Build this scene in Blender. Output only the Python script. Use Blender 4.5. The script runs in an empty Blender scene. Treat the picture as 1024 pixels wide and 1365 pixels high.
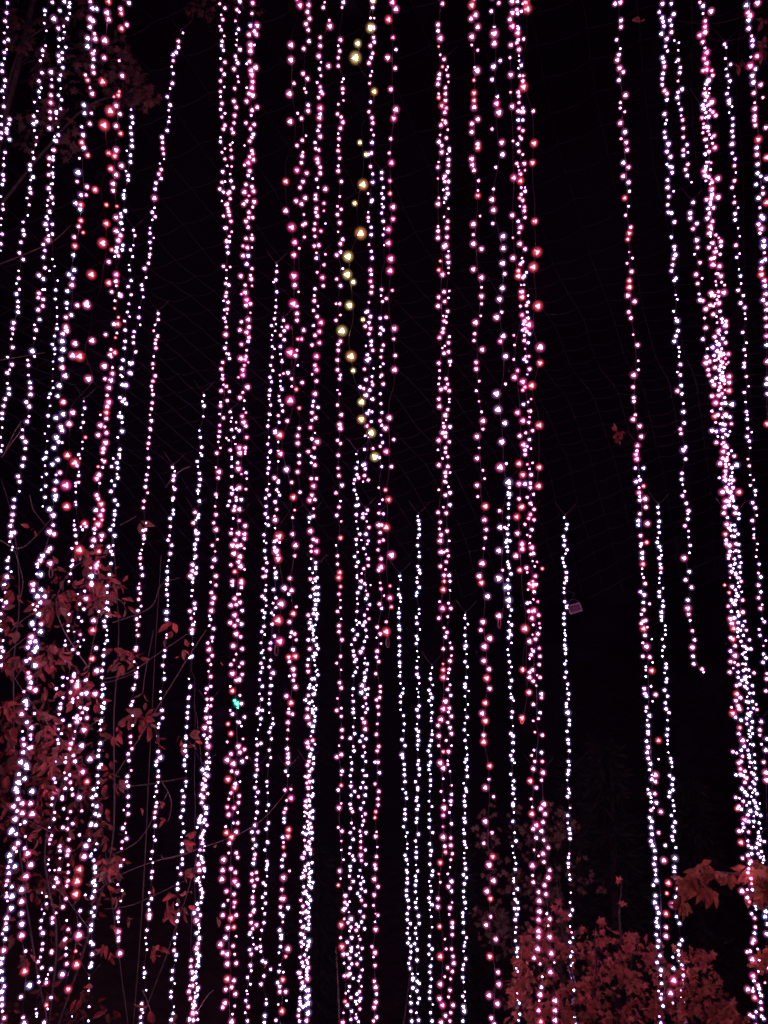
import bpy, math, random
from mathutils import Vector, Matrix, noise

# ------------------------------------------------------------------ camera, night sky, exposure
sc = bpy.context.scene
col = sc.collection
PITCH = math.radians(9.7)
FPX = 1026.0                                   # focal length in photograph pixels (1024 x 1365)
cam_d = bpy.data.cameras.new('camera')
cam_d.sensor_fit = 'VERTICAL'; cam_d.sensor_height = 24.0
cam_d.lens = 24.0 * FPX / 1365.0
cam_d.clip_start = 0.05; cam_d.clip_end = 500
cam = bpy.data.objects.new('camera', cam_d); col.objects.link(cam)
cam.location = (0, 0, 0); cam.rotation_euler = (math.pi/2 + PITCH, 0, 0)
sc.camera = cam

world = bpy.data.worlds.new('World'); sc.world = world; world.use_nodes = True
wn = world.node_tree; bg = wn.nodes['Background']
sky = wn.nodes.new('ShaderNodeTexSky'); sky.sky_type = 'NISHITA'; sky.sun_disc = False
sky.sun_elevation = math.radians(-6); sky.sun_rotation = math.radians(140)
wn.links.new(sky.outputs[0], bg.inputs[0]); bg.inputs[1].default_value = 0.004
night_fill_d = bpy.data.lights.new('night_fill', 'SUN'); night_fill_d.energy = 0.008; night_fill_d.angle = math.radians(0.5)  # unseen weak fill, added to lift the dark background
night_fill_d.color = (0.75, 0.85, 1.0)
night_fill_ob = bpy.data.objects.new('night_fill', night_fill_d); col.objects.link(night_fill_ob)
night_fill_ob.rotation_euler = (math.radians(35), 0, math.radians(20))

sc.view_settings.view_transform = 'Standard'; sc.view_settings.look = 'None'
sc.view_settings.exposure = 0; sc.view_settings.gamma = 1
cy = sc.cycles
cy.use_adaptive_sampling = False
cy.use_denoising = True
cy.max_bounces = 4; cy.diffuse_bounces = 2; cy.glossy_bounces = 2; cy.transmission_bounces = 2
cy.transparent_max_bounces = 64; cy.volume_bounces = 0
cy.sample_clamp_indirect = 2.0
cy.filter_width = 1.6

R = random.Random(7)
SP, CP = math.sin(PITCH), math.cos(PITCH)
def at(px, py, D):
    """point of the world plane y = D seen at photograph pixel (px, py)"""
    a = (px - 512.0) / FPX; b = (682.5 - py) / FPX
    x, y, z = a, CP - b * SP, SP + b * CP
    s = D / y
    return Vector((x * s, D, z * s))
def pxsize(py, D):
    """metres per photograph pixel there"""
    b = (682.5 - py) / FPX
    return D / (CP - b * SP) / FPX

# ------------------------------------------------------------------ materials
def mat(name, base, rough=0.7, spec=0.3, noise_scale=None, base2=None, transl=0.0, emis_off=True, metallic=0):
    m = bpy.data.materials.new(name); m.use_nodes = True
    nt = m.node_tree; p = nt.nodes['Principled BSDF']
    p.inputs['Base Color'].default_value = (*base, 1); p.inputs['Roughness'].default_value = rough
    p.inputs['Specular IOR Level'].default_value = spec; p.inputs['Metallic'].default_value = metallic
    src = None
    if noise_scale:
        tc = nt.nodes.new('ShaderNodeTexCoord'); n = nt.nodes.new('ShaderNodeTexNoise')
        n.inputs['Scale'].default_value = noise_scale; n.inputs['Detail'].default_value = 5
        r = nt.nodes.new('ShaderNodeValToRGB')
        r.color_ramp.elements[0].position = .35; r.color_ramp.elements[1].position = .65
        r.color_ramp.elements[0].color = (*base, 1); r.color_ramp.elements[1].color = (*(base2 or base), 1)
        nt.links.new(tc.outputs['Object'], n.inputs['Vector']); nt.links.new(n.outputs['Fac'], r.inputs[0])
        nt.links.new(r.outputs[0], p.inputs['Base Color']); src = r.outputs[0]
    if transl > 0:
        t = nt.nodes.new('ShaderNodeBsdfTranslucent'); mx = nt.nodes.new('ShaderNodeMixShader')
        t.inputs[0].default_value = (*base, 1)
        if src: nt.links.new(src, t.inputs[0])
        mx.inputs[0].default_value = transl
        nt.links.new(p.outputs[0], mx.inputs[1]); nt.links.new(t.outputs[0], mx.inputs[2])
        nt.links.new(mx.outputs[0], nt.nodes['Material Output'].inputs[0])
    return m

M_WIRE = mat('dark_cable_plastic', (.035, .03, .04), .5)
M_TIE = mat('tie_thread', (.12, .11, .12), .7)
M_SOCK = mat('bulb_socket_plastic', (.02, .02, .025), .5)
M_HOOK = mat('pale_wire', (.8, .72, .76), .3, .8)
M_NET = mat('net_cord', (.028, .036, .045), .8)
M_BARK = mat('bark', (.035, .027, .022), .9, .2, 22, (.075, .055, .045))
M_TWIG = mat('twig_bark', (.07, .05, .045), .85, .2, 40, (.16, .12, .10))
M_LEAVES = [mat('russet_leaf', (.27, .065, .04), .6, .3, 30, (.17, .035, .028), .25),
            mat('brown_leaf', (.20, .085, .05), .65, .3, 30, (.12, .05, .033), .25),
            mat('red_leaf', (.40, .075, .045), .55, .35, 30, (.24, .04, .035), .3)]
M_OLEAVES = [mat('orange_leaf', (.42, .16, .06), .65, .25, 34, (.30, .09, .04), .3),
             mat('amber_leaf', (.36, .19, .07), .65, .25, 34, (.28, .11, .05), .3),
             mat('rust_leaf', (.34, .10, .05), .65, .25, 34, (.22, .06, .035), .3)]
M_MAPLE = [mat('maple_leaf', (.42, .11, .06), .6, .3, 26, (.24, .055, .035), .3),
           mat('maple_leaf_amber', (.40, .14, .055), .6, .3, 26, (.22, .07, .035), .3),
           mat('maple_leaf_rose', (.46, .11, .09), .6, .3, 26, (.28, .06, .05), .3)]
M_GREEN = [mat('needle_green', (.015, .026, .013), .7, .2, 9, (.026, .04, .018), .15),
           mat('needle_olive', (.022, .026, .013), .7, .2, 9, (.034, .034, .018), .15)]
M_DRY = [mat('dim_tree_leaf', (.10, .045, .03), .7, .3, 9, (.14, .06, .04), .2),
         mat('dim_tree_leaf_brown', (.09, .06, .04), .7, .3, 9, (.12, .07, .04), .2)]

def lum_mat(name, c, k):
    m = bpy.data.materials.new(name); m.use_nodes = True; nt = m.node_tree
    for n in list(nt.nodes):
        if n.type != 'OUTPUT_MATERIAL': nt.nodes.remove(n)
    e = nt.nodes.new('ShaderNodeEmission'); e.inputs[0].default_value = (*c, 1); e.inputs[1].default_value = k
    nt.links.new(e.outputs[0], nt.nodes['Material Output'].inputs[0])
    m.cycles.emission_sampling = 'FRONT'
    return m
def halo_mat(name, c, k, a, pw):
    """added shell that paints a soft halo round the bulb: emission fades towards the rim"""
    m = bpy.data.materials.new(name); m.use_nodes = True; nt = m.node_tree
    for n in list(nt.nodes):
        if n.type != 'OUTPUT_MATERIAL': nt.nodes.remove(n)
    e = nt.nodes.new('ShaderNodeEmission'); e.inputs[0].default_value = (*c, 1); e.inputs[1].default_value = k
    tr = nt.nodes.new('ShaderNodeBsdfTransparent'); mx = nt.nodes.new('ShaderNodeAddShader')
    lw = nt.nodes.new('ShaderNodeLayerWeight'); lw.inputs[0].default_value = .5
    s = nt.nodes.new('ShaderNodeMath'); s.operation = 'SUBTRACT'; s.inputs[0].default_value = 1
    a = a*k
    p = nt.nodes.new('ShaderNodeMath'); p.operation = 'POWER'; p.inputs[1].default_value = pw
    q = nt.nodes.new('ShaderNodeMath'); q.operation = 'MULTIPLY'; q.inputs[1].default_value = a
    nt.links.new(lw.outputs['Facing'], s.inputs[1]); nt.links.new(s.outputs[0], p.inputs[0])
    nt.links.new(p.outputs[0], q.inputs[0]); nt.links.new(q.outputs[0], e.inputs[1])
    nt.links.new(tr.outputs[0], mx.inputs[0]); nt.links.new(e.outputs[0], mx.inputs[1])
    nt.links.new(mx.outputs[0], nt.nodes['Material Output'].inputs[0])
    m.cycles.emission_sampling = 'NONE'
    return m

KE = 38.0
COLS = {  # core colour, halo shell colour
    'W': ((1.0, .40, .80), (.56, .16, .52), 'rose_white'),
    'P': ((1.0, .20, .48), (.88, .12, .40), 'pink'),
    'H': ((1.0, .08, .30), (1.0, .07, .32), 'hot_pink'),
    'R': ((1.0, .05, .10), (1.0, .08, .14), 'red'),
    'L': ((.85, .52, 1.0), (.42, .15, .52), 'lavender_white'),
    'V': ((.75, .28, 1.0), (.34, .10, .50), 'violet'),
    'C': ((.60, .60, 1.0), (.34, .18, .56), 'cool_white'),
    'B': ((.34, .36, 1.0), (.16, .14, .6), 'blue'),
    'T': ((.03, .8, .40), (.02, .5, .3), 'green'),
    'G': ((1.0, .42, .14), (1.0, .38, .15), 'gold'),
    'Y': ((1.0, .66, .24), (.92, .58, .24), 'pale_yellow'),
}
# ------------------------------------------------------------------ mesh helpers
class MB:
    def __init__(s): s.v = []; s.f = []; s.m = []
    def tube(s, pts, r, n=4, mi=0, r2=None):
        pts = [Vector(p) for p in pts]
        if len(pts) < 2: return
        base = len(s.v); N = len(pts); ref = Vector((.31, .9, .17))
        for i, p in enumerate(pts):
            d = (pts[min(i+1, N-1)] - pts[max(i-1, 0)])
            if d.length < 1e-9: d = Vector((0, 0, 1))
            d.normalize(); a = d.cross(ref)
            if a.length < 1e-4: a = d.cross(Vector((1, 0, 0)))
            a.normalize(); b = d.cross(a)
            rr = r if r2 is None else r + (r2 - r) * i / (N - 1)
            for k in range(n):
                t = 2 * math.pi * k / n
                s.v.append(p + a * (math.cos(t) * rr) + b * (math.sin(t) * rr))
        for i in range(N - 1):
            for k in range(n):
                q = base + i * n
                s.f.append((q + k, q + (k+1) % n, q + n + (k+1) % n, q + n + k)); s.m.append(mi)
        s.f.append(tuple(base + k for k in range(n))[::-1]); s.m.append(mi)
        s.f.append(tuple(base + (N-1)*n + k for k in range(n))); s.m.append(mi)
    def poly(s, pts, mi=0):
        b = len(s.v); s.v += [Vector(p) for p in pts]; s.f.append(tuple(range(b, b+len(pts)))); s.m.append(mi)
    def mesh(s, name, mats, smooth=False):
        me = bpy.data.meshes.new(name)
        me.from_pydata([tuple(v) for v in s.v], [], s.f)
        for m in mats: me.materials.append(m)
        me.polygons.foreach_set('material_index', s.m)
        if smooth: me.polygons.foreach_set('use_smooth', [True]*len(s.f))
        me.update(); return me
    def build(s, name, mats, parent=None, smooth=False):
        if not isinstance(mats, (list, tuple)): mats = [mats]
        if parent is not None:
            o = parent.location; s.v = [v - o for v in s.v]
        ob = bpy.data.objects.new(name, s.mesh(name, mats, smooth)); col.objects.link(ob)
        if parent is not None: ob.parent = parent
        return ob
def empty(name, loc, label, cat, group=None):
    o = bpy.data.objects.new(name, None); col.objects.link(o); o.location = loc
    o.empty_display_size = .1; o['label'] = label; o['category'] = cat
    if group: o['group'] = group
    return o
def tag(o, label=None, cat=None, group=None, kind=None):
    if label: o['label'] = label
    if cat: o['category'] = cat
    if group: o['group'] = group
    if kind: o['kind'] = kind
    return o

def sphere(mb, c, r, nu, nv, mi, sq=(1, 1, 1)):
    b = len(mb.v)
    mb.v.append(Vector(c) + Vector((0, 0, r*sq[2])))
    for j in range(1, nv):
        t = math.pi * j / nv
        for i in range(nu):
            f = 2 * math.pi * i / nu
            mb.v.append(Vector(c) + Vector((r*sq[0]*math.sin(t)*math.cos(f), r*sq[1]*math.sin(t)*math.sin(f), r*sq[2]*math.cos(t))))
    mb.v.append(Vector(c) - Vector((0, 0, r*sq[2]))); e = len(mb.v) - 1
    for i in range(nu):
        mb.f.append((b, b+1+i, b+1+(i+1) % nu)); mb.m.append(mi)
        for j in range(nv-2):
            p = b+1+j*nu
            mb.f.append((p+i, p+nu+i, p+nu+(i+1) % nu, p+(i+1) % nu)); mb.m.append(mi)
        p = b+1+(nv-2)*nu
        mb.f.append((p+i, e, p+(i+1) % nu)); mb.m.append(mi)

def bulb_mesh(code, big):
    """unit bulb: a lit cone imitating a triangular flare (apex along -x, wide end towards the socket at +x) in an added halo shell;
       the lit body is 1 unit across"""
    cc, lc, nm = COLS[code]
    mb = MB()
    # lathed flare cone: (x, radius)
    prof = [(-.66, .02), (-.45, .10), (-.10, .27), (.12, .44), (.26, .52), (.30, .32)]
    n = 6; b = len(mb.v)
    for x, r in prof:
        for k in range(n):
            t = 2*math.pi*k/n + .5
            mb.v.append(Vector((x, r*math.cos(t), r*math.sin(t))))
    for i in range(len(prof)-1):
        for k in range(n):
            q = b+i*n
            mb.f.append((q+k, q+n+k, q+n+(k+1) % n, q+(k+1) % n)[::-1]); mb.m.append(0)
    mb.f.append(tuple(b+k for k in range(n))[::1]); mb.m.append(0)
    mb.f.append(tuple(b+(len(prof)-1)*n+k for k in range(n))[::-1]); mb.m.append(0)
    sphere(mb, (0, 0, 0), 1.6 if big else 1.75, 18, 12, 1)  # glowing sphere added to imitate bloom round the bulb
    mb.tube([(.37, 0, 0), (.75, 0, 0)], .16, 6, 2)
    pre = nm.replace(' ', '_')
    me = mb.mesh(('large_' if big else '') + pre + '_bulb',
                 [LUM[code], HALO_BIG[code] if big else HALO[code], M_SOCK], True)
    return me
LUM = {k: lum_mat('led_' + v[2].replace(' ', '_'), v[0], KE) for k, v in COLS.items()}
HALO = {k: halo_mat('halo_' + v[2].replace(' ', '_'), v[1], 1.0, .56, 7.0) for k, v in COLS.items()}
HALO_BIG = {k: halo_mat('large_halo_' + v[2].replace(' ', '_'), v[1], 1.0, .66, 8.0) for k, v in COLS.items()}
BULBS = {}
def get_bulb(code, big):
    if (code, big) not in BULBS: BULBS[(code, big)] = bulb_mesh(code, big)
    return BULBS[(code, big)]

# ------------------------------------------------------------------ the light strings
# Each: label, distance, bulb size (photo px), palette, fill step, options, bulbs "x,y[colour][+|-|*]"
# palettes: letters drawn at random for bulbs with no colour of their own
S = []
def strand(label, D, size, pal, data, fill=0, loop=None, top=None, bottom=True): S.append((label, D, size, pal, data, fill, loop, bottom))

strand('small white string running down the left edge, then out of the picture', 5.6, 3.6, 'WWVC', '''10,4 9,17 7,28 10,36- 6,44- 11,53 6,56 9,66- 6,70 6,78B 3,86C 3,95 7,107 6,115 3,121 5,130- 5,142 2,155-
2,166 2,177 13,159 12,165 9,172 9,177 13,186 1,184 7,203 5,211- 5,220 4,233 5,240 3,246 1,262- 4,272 4,279 2,291- 1,300- 3,312 1,325 1,334-''', bottom=False)
strand('white string second from the left edge at the top, leaving the frame at mid height', 5.4, 4.0, 'WWWC', '''70,3 60,14 60,20- 59,31- 62,41- 61,61- 57,67 57,74 54,81 56,97 52,108 55,117- 52,122 53,130- 46,136 50,148- 45,155 49,162 45,165 46,174- 49,183-
48,193- 44,203- 45,211 40,220 40,226 44,236 41,240- 40,251 41,257 36,264- 39,273 37,287- 31,296 31,307 32,313 28,323 26,337 31,346 25,361- 25,371 22,378- 26,386- 22,392 24,402 24,409 24,416 18,430 17,438 17,445
15,452- 17,463 10,476 16,486 13,493- 10,497 10,511- 12,518 12,525 7,532 5,541 3,551 3,558 3,570- 1,583- 3,594 1,601''', bottom=False)
strand('white string snaking down left of the shrub from the top edge to the left edge', 5.2, 4.3, 'WWWCV', '''86,2 80,14 72,25+ 78,38 79,52 78,62- 78,74 79,80- 79,82 68,96 69,106- 69,115P 68,127P 68,137P 67,149P 75,149 67,158P 66,171 78,180 73,182- 75,188 72,200P 66,211P 71,209- 65,220P
65,233P 71,236- 70,245- 65,251 69,263 64,267- 71,271- 63,274- 66,282+ 62,289 64,292- 61,299+ 63,306- 65,314- 64,320P+ 58,326 60,334+ 58,343 60,357 52,367 58,372 57,386- 60,386- 52,391P 51,397P 58,399 57,408P
51,413 53,426 46,433- 48,440 46,451- 43,468+ 46,475- 38,487 37,480- 38,500 40,510 41,517 41,526 35,536 39,542 39,555- 36,562 30,573- 30,583 34,589 34,598 32,611 30,621 24,635 26,642 26,655- 19,666 18,676
17,686 16,694 14,701 15,710 19,710 15,714 13,722 17,729- 16,733- 12,743- 10,747 10,757 15,762- 9,769+ 6,780+ 7,790- 2,800 8,803 6,809 1,818 2,829 1,839 4,854 2,863 4,868 1,876 2,887''', bottom=False)
strand('thin cool white string close beside the snaking white one near the top left corner', 5.9, 3.4, 'CCWV', '''93,4 92,9 93,18 90,25 85,35 86,43 84,51- 88,63 83,70 83,78 84,90 81,100 79,106 81,118- 78,127 82,133 81,145 75,151 75,158- 78,180 73,187 70,200 71,213 71,223- 70,231 68,245-
67,257- 71,272- 67,284- 70,299 73,355- 66,361- 77,374- 76,410- 76,422 76,432- 76,438 73,448 70,459 73,465 73,472 71,482- 71,492- 70,508- 71,517- 67,525 65,530 67,541- 64,554 65,568 60,578- 63,588- 62,603
61,610 58,612 60,621- 62,632 56,636- 61,648 55,653C 60,663 57,675-''', fill=12, bottom=False)
strand('dense white and pink string that swells into the bright rope at the lower left', 4.6, 4.8, 'WWWPVC', '''123,11V 129,12 120,25P 124,28 120,36 126,45P 127,52P 117,51 117,62C 126,68- 124,71 125,79 124,89 125,97P 114,100P 117,107R 120,117P 123,125P 112,140C 113,151C 122,151P 120,165P 109,169 111,180 109,190R
112,197 117,207R 106,211- 104,230C+ 103,242 116,249P 108,260 115,260 127,253R 101,271C 108,273R 107,279C 108,294R 105,302P 111,310R 99,316P 100,328R 98,340 99,360C+ 92,366 97,371 96,380P 90,388C 89,404C
89,411- 95,420 88,423P 103,407P 116,403P 88,436P+ 89,441P+ 84,445 83,455C+ 84,466C+ 82,479C+ 83,490P+ 87,501+ 79,514C+ 77,528C 84,536R+ 84,552C+ 75,557C 81,569 83,574 93,565P 75,583C+ 78,589C+ 83,590-
72,597C 77,613C 70,619C 80,630P 75,633- 75,642C 73,653 74,661C+ 74,666C+ 66,679C+ 71,687+ 71,700 66,709+ 72,712 67,731 64,735 57,741+ 54,747+ 50,752 50,756- 54,766C+ 49,765B- 44,779P+ 44,787 55,786C+
50,795C+ 60,795C 54,803 44,806- 50,808 47,813 52,819C+ 43,832C 43,830C 55,832 46,839- 54,842C+ 42,849P+ 47,855+ 40,856 37,863 49,863C+ 46,868C+ 35,881 40,878 47,887C+ 38,897P 39,903P+ 41,910 40,917 47,920P+
32,922- 34,935C+ 36,940C 35,945- 46,951- 29,952 36,963C+ 42,970 30,975- 31,985 32,993 41,980P+ 41,985 39,997C 42,996 31,1003 28,1016C+ 35,1020C+''')
strand('bright white string falling from the rope to the bottom left corner', 4.5, 4.8, 'CWWPV', '''36,1024C 25,1032 33,1038C 27,1045- 24,1043C+ 21,1052C+ 23,1056 30,1071+ 18,1075 23,1081 30,1084+ 20,1092+ 27,1099- 33,1096 16,1107C+ 14,1110C 34,1115- 24,1124 19,1131 33,1131 13,1140C+ 14,1148C
11,1156V 20,1155C 12,1164V 10,1174P 8,1180 16,1182C+ 9,1190P- 9,1195V 16,1195C+ 10,1201V- 15,1211C+ 9,1224+ 8,1231P 8,1238C+ 3,1245- 7,1252C+ 5,1267P+ 3,1278 2,1295C 3,1306C''', fill=9)
strand('row of big warm white bulbs beside the rope above the bottom left corner', 3.6, 7.0, 'WWP', '''43,1055C 41,1071P 43,1085 33,1131- 37,1138P 41,1153 35,1168 29,1186 29,1202P 29,1218 29,1232 29,1247P 34,1268- 33,1295R 39,1314C 28,1329- 31,1356-''')
strand('string of large red bulbs nearest the camera, zigzagging at the upper left', 3.2, 7.6, 'RRRP', '''145,26P 140,54P 139,77P 137,109R 147,148R+ 139,167R+ 148,225R 127,253R- 142,273R- 142,298R 137,324R+ 149,333R- 145,349P- 122,366R+ 145,377R 149,389P- 116,407P 113,405- 141,446P- 123,454P
100,458P 106,475R+ 97,474P 139,488P 118,505P 140,505P- 85,536P- 97,550P 92,565P 90,607R 100,617R+ 80,630P- 88,647H+ 89,675R 113,698R+ 106,733R+ 131,699R 67,751P''', loop=(67.5, 763, 3.2, 7), bottom=False)
strand('pink and red string left of the thin right-hand strand in the upper left cluster', 4.4, 5.0, 'PRPW', '''172,4 161,12P 162,18 169,33P 162,38 159,81- 163,101P 152,129R- 159,122R- 158,127R 155,141P 160,152P 155,168P 161,178R 155,200 145,204 153,208R 162,221 148,225R- 155,233P 151,245P 151,254P 156,275- 155,290P
161,285V 155,308 161,314 158,320 155,335+ 153,342C- 155,366H 155,375 156,381- 159,391- 161,394 154,401- 153,411- 158,423- 152,432 157,432 156,444- 154,450-
148,466P 147,473P 153,470R 149,476P- 150,490- 150,498 148,507 145,517 143,527 145,536H+ 143,542 142,550 134,553- 142,558 134,567 140,569- 131,580P 142,577 141,590P+ 138,598 137,603P 136,613- 139,615 131,622- 137,623-
129,638H+ 132,633+ 133,644- 129,660 131,665 135,672R+ 128,680 137,680''', bottom=False)
strand('red tinted string ending in a small wire ring among the leaves at mid left', 4.1, 5.2, 'PWWR', '''134,687H 136,693 126,692- 131,699P 126,705 126,711- 136,714 135,720 125,720P+ 123,728 132,735 131,749H- 121,757P- 128,757H+ 129,753P 122,768C+ 122,776- 122,779P+ 115,798 132,815- 125,827P+ 124,840R+ 128,864
123,878R+ 129,894W+ 115,906 103,912H 102,915 127,925P+ 115,924 116,945+ 116,957P 112,973P+ 109,994W+ 120,1012W+''', loop=(129, 761, 3.4, 4), bottom=False)
strand('string of large pinkish bulbs inside the lower left leaves, ending in red ones', 3.8, 6.4, 'WWPR', '''110,1029P 116,1042R 96,1052- 106,1063 97,1060- 109,1081- 106,1113- 115,1128W 112,1142P+ 106,1159R+ 103,1175R+ 101,1192R+ 88,1198P- 90,1175R- 107,1214- 106,1233- 105,1247P+ 101,1268- 102,1286R+
83,1299W 91,1319R+ 62,1340''', bottom=False)
strand('cool white string marking the right border of the lower left leafy cluster', 5.0, 3.9, 'CCWL', '''175,146V- 176,156V 177,164 174,170 175,178 176,187 176,195 169,201- 174,207 174,216 168,228- 171,234 171,240 166,254- 165,260 165,264 167,281 162,289 161,297 163,298- 157,309 164,306 160,313- 158,321P 164,327 163,333 158,341P
156,330 155,366 154,375 155,381- 160,394 153,401- 165,480- 167,440 167,455 166,464 164,480 162,491 161,500- 163,502 175,498V 172,483- 174,485 168,514V+ 163,513 160,530 163,535V 168,538 160,550 162,556 163,563 159,555
163,575+ 157,583- 160,599 160,610- 159,606 151,611 156,617 157,624 149,622 156,632- 157,637 149,641 153,647 148,655 153,667 157,673 153,681 153,686 152,693 151,700 147,706 153,714 151,727 145,729 148,735 150,739 148,751 146,766
143,781 143,790- 143,803 142,811 144,813 143,821 139,828 140,835 143,840- 142,847- 143,854 140,858 139,866 138,874 138,885 136,894 136,903 137,913 136,919 140,918- 136,929 137,926B 139,937 135,942 138,944 136,950 135,961 133,965- 134,973
134,991C+ 132,1000 131,1008 135,1019 132,1023 130,1034 131,1043 125,1052 130,1050- 128,1060 123,1063 124,1073 129,1075 127,1085 132,1087 121,1100 122,1098 128,1100 119,1120 114,1127P 129,1125 127,1133B 122,1138- 121,1141B 125,1147 127,1155
126,1157 127,1163 124,1176 126,1174 114,1193 127,1180 126,1188 123,1196 126,1210 122,1216 125,1221 122,1233 121,1240 121,1256 124,1259 123,1272 122,1284 121,1288 119,1290''')
strand('sparse white tail continuing below the cool border string at the lower left', 5.1, 2.6, 'CW', '''119,1304- 121,1315 118,1321 119,1342 96,1355- 118,1361''')
strand('thin lavender string that sways from the top centre left to join the cool border', 5.4, 3.7, 'VWVW', '''244,44- 238,55P 238,63 235,70 231,73 231,81P 229,89- 231,98 230,111 227,118 223,129 227,140 225,147 226,156- 225,162 223,174 216,183 217,190 217,198P 218,205P 219,212- 213,218- 215,226P 212,232P 215,238 208,244 207,252 206,264P+
206,277- 203,283 207,289P 203,293- 200,304 200,311 205,317- 200,323 201,331P 200,339 199,343- 198,351 193,358 195,370- 189,380 190,386 191,396 186,410- 185,423 187,433- 179,442 178,449 178,457 181,469 176,484+ 173,497V+ 168,513V+
166,532 168,538''', bottom=False)
strand('thin stepped string with small pale bulbs right of the red zigzag', 5.8, 3.2, 'VWWC', '''178,307 180,314 178,327- 174,333 177,342 172,353- 173,360 175,374 171,382 175,393 172,405 170,416 173,422- 166,428 167,440''', bottom=False)
strand('single thin white string whose top starts below the dark gap, upper left third', 4.4, 3.7, 'WWWP', '''211,418 211,426 207,433 205,441- 210,448 208,453 207,458 208,464 205,475 204,485 204,491- 207,501 204,508P 202,515 203,520 204,526 203,537P 202,545 200,553- 202,561 200,571P 201,573 199,583 198,591 197,598P 198,611 198,623- 196,633
195,640 194,649 197,657 192,668 191,677 195,697- 194,706 191,707 192,714 192,718 191,725- 189,733- 187,738 187,744 187,752 189,757 190,767 186,778- 185,784 187,791 185,799 188,808 184,814 187,822- 182,825 184,833P 182,840- 184,847
182,863 181,866P+ 179,882- 184,890- 182,897 182,902 180,913- 178,918 177,935 175,940 177,954- 177,967 174,982 174,990 176,998 171,1005 172,1014 175,1027- 170,1035 169,1042 171,1048 171,1062 171,1074 165,1080- 171,1085 167,1098- 164,1104
168,1110- 169,1118 163,1122 162,1131- 165,1146 161,1154 157,1179- 163,1187 161,1201- 158,1216 157,1223 158,1229- 158,1242P+ 158,1250 158,1254 160,1271P+''', bottom=False)
strand('thin white string starting under the net, second of three short topped ones at left', 5.7, 3.7, 'WWC', '''230,623 233,628- 232,634 231,640 231,649- 233,652 231,664 230,667 231,680 231,685 227,691 227,702 226,714 224,720 229,727 227,738 225,747- 223,755- 223,762 224,770- 223,773 223,779 222,786 223,793 224,800- 224,807- 222,816+ 222,826
222,846- 222,850H- 220,867 219,875 217,887 219,897- 219,905 214,922- 214,931- 216,947 217,957 212,965 211,970 210,982 211,1002 214,1010+ 209,1015 208,1020 211,1028 211,1035 211,1043 208,1048 209,1055 206,1062- 209,1070 208,1075
207,1083P 206,1090 207,1101 205,1115- 207,1120 203,1135 201,1145- 204,1150- 203,1162 202,1170 199,1190 202,1198 198,1205 199,1213 199,1220P+ 199,1224P 196,1240 194,1250- 195,1258- 196,1266- 192,1290- 193,1297 192,1303 195,1320- 189,1338
189,1345 191,1350 188,1356''')
strand('thin cool white string beginning at mid height, last of three short topped ones at left', 4.9, 3.7, 'WCCW', '''272,527 270,535- 272,541 271,555 266,574- 267,583 269,596 267,604- 269,607 263,615 264,622- 266,631 267,639 266,647 264,654 264,658 266,668 265,686 261,693- 264,690 261,707 264,711 263,719 260,726 260,732 259,745- 262,757 261,764 257,771 257,776
256,787- 260,804 260,811 259,818- 260,829- 256,844 257,859- 253,877 256,875 252,905- 254,915 253,917 252,929 251,931 251,942 250,950 250,957 249,969 248,981 248,984 247,994 247,1001 249,1008 246,1013 246,1020 248,1028- 248,1042 248,1048 243,1054
245,1062 244,1070 244,1080 241,1089 244,1098- 245,1109 242,1116- 243,1125 243,1135 243,1145 243,1152 237,1157 241,1165P 237,1178 237,1185 236,1206 238,1219 236,1228 236,1245- 233,1250 233,1258- 232,1267P 235,1273 234,1280- 230,1294
229,1305 233,1311- 228,1322 228,1329 232,1342-''')
strand('pale string standing just left of the first dense pink pair at the lower left', 5.2, 4.3, 'WPW', '''260,683 258,697 262,711 260,725 254,768P+ 257,787- 256,840+ 255,1280 253,1314P 254,1331P 257,1350P''', fill=9)
strand('left string of the long pink pair left of centre, fine white bulbs at the top', 5.3, 3.7, 'WWPP', '''293,5 300,11 295,20- 297,26 293,35 295,40 299,48- 296,55 296,61 298,67 294,78- 300,83 295,93 299,99 294,108 299,116 294,122 294,129 296,138P 294,146 300,151 296,156P 300,167P 298,172P 294,183- 294,189 300,198 296,203 300,212
303,221- 297,229 296,243P 300,242- 293,252 298,256 296,268- 304,258 301,273P 304,278P 298,288P 306,287P 302,304P+ 300,304 306,315P 302,320- 306,322 303,329V 304,337 298,355 307,356P 302,360- 302,371- 301,378P 305,380 302,390P
301,395P 298,401- 304,403 299,413V 303,412 303,418- 299,424V 301,429P 302,436P 301,446P+ 302,457- 300,464 305,472 302,471- 306,478 297,483 295,492P 297,500V 297,505P 298,513P 302,515 295,521P+ 306,522P 294,536- 303,534P 294,541P 293,552- 298,557P
293,567H 293,575P 292,582 291,589P 294,597P 288,623- 292,629P+ 289,604P 291,637P 288,659P 289,663- 287,675P 288,686 285,697P+ 288,706P+ 290,719 283,727 287,735- 286,746+ 283,756 288,768P+ 281,776- 288,780P 282,790 285,797P+ 283,804P+ 282,814+ 279,821C
281,826C 279,834- 285,838 283,850 283,855 277,857P 279,866P+ 283,874P 278,880P 281,886P+ 278,895- 281,902 281,915 276,918 274,924- 276,932P 282,932 281,941 276,944P 275,957P+ 280,963 273,970+ 281,974 272,980V 280,982 278,995P+ 276,1005 276,1016 277,1022''', bottom=False)
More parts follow.
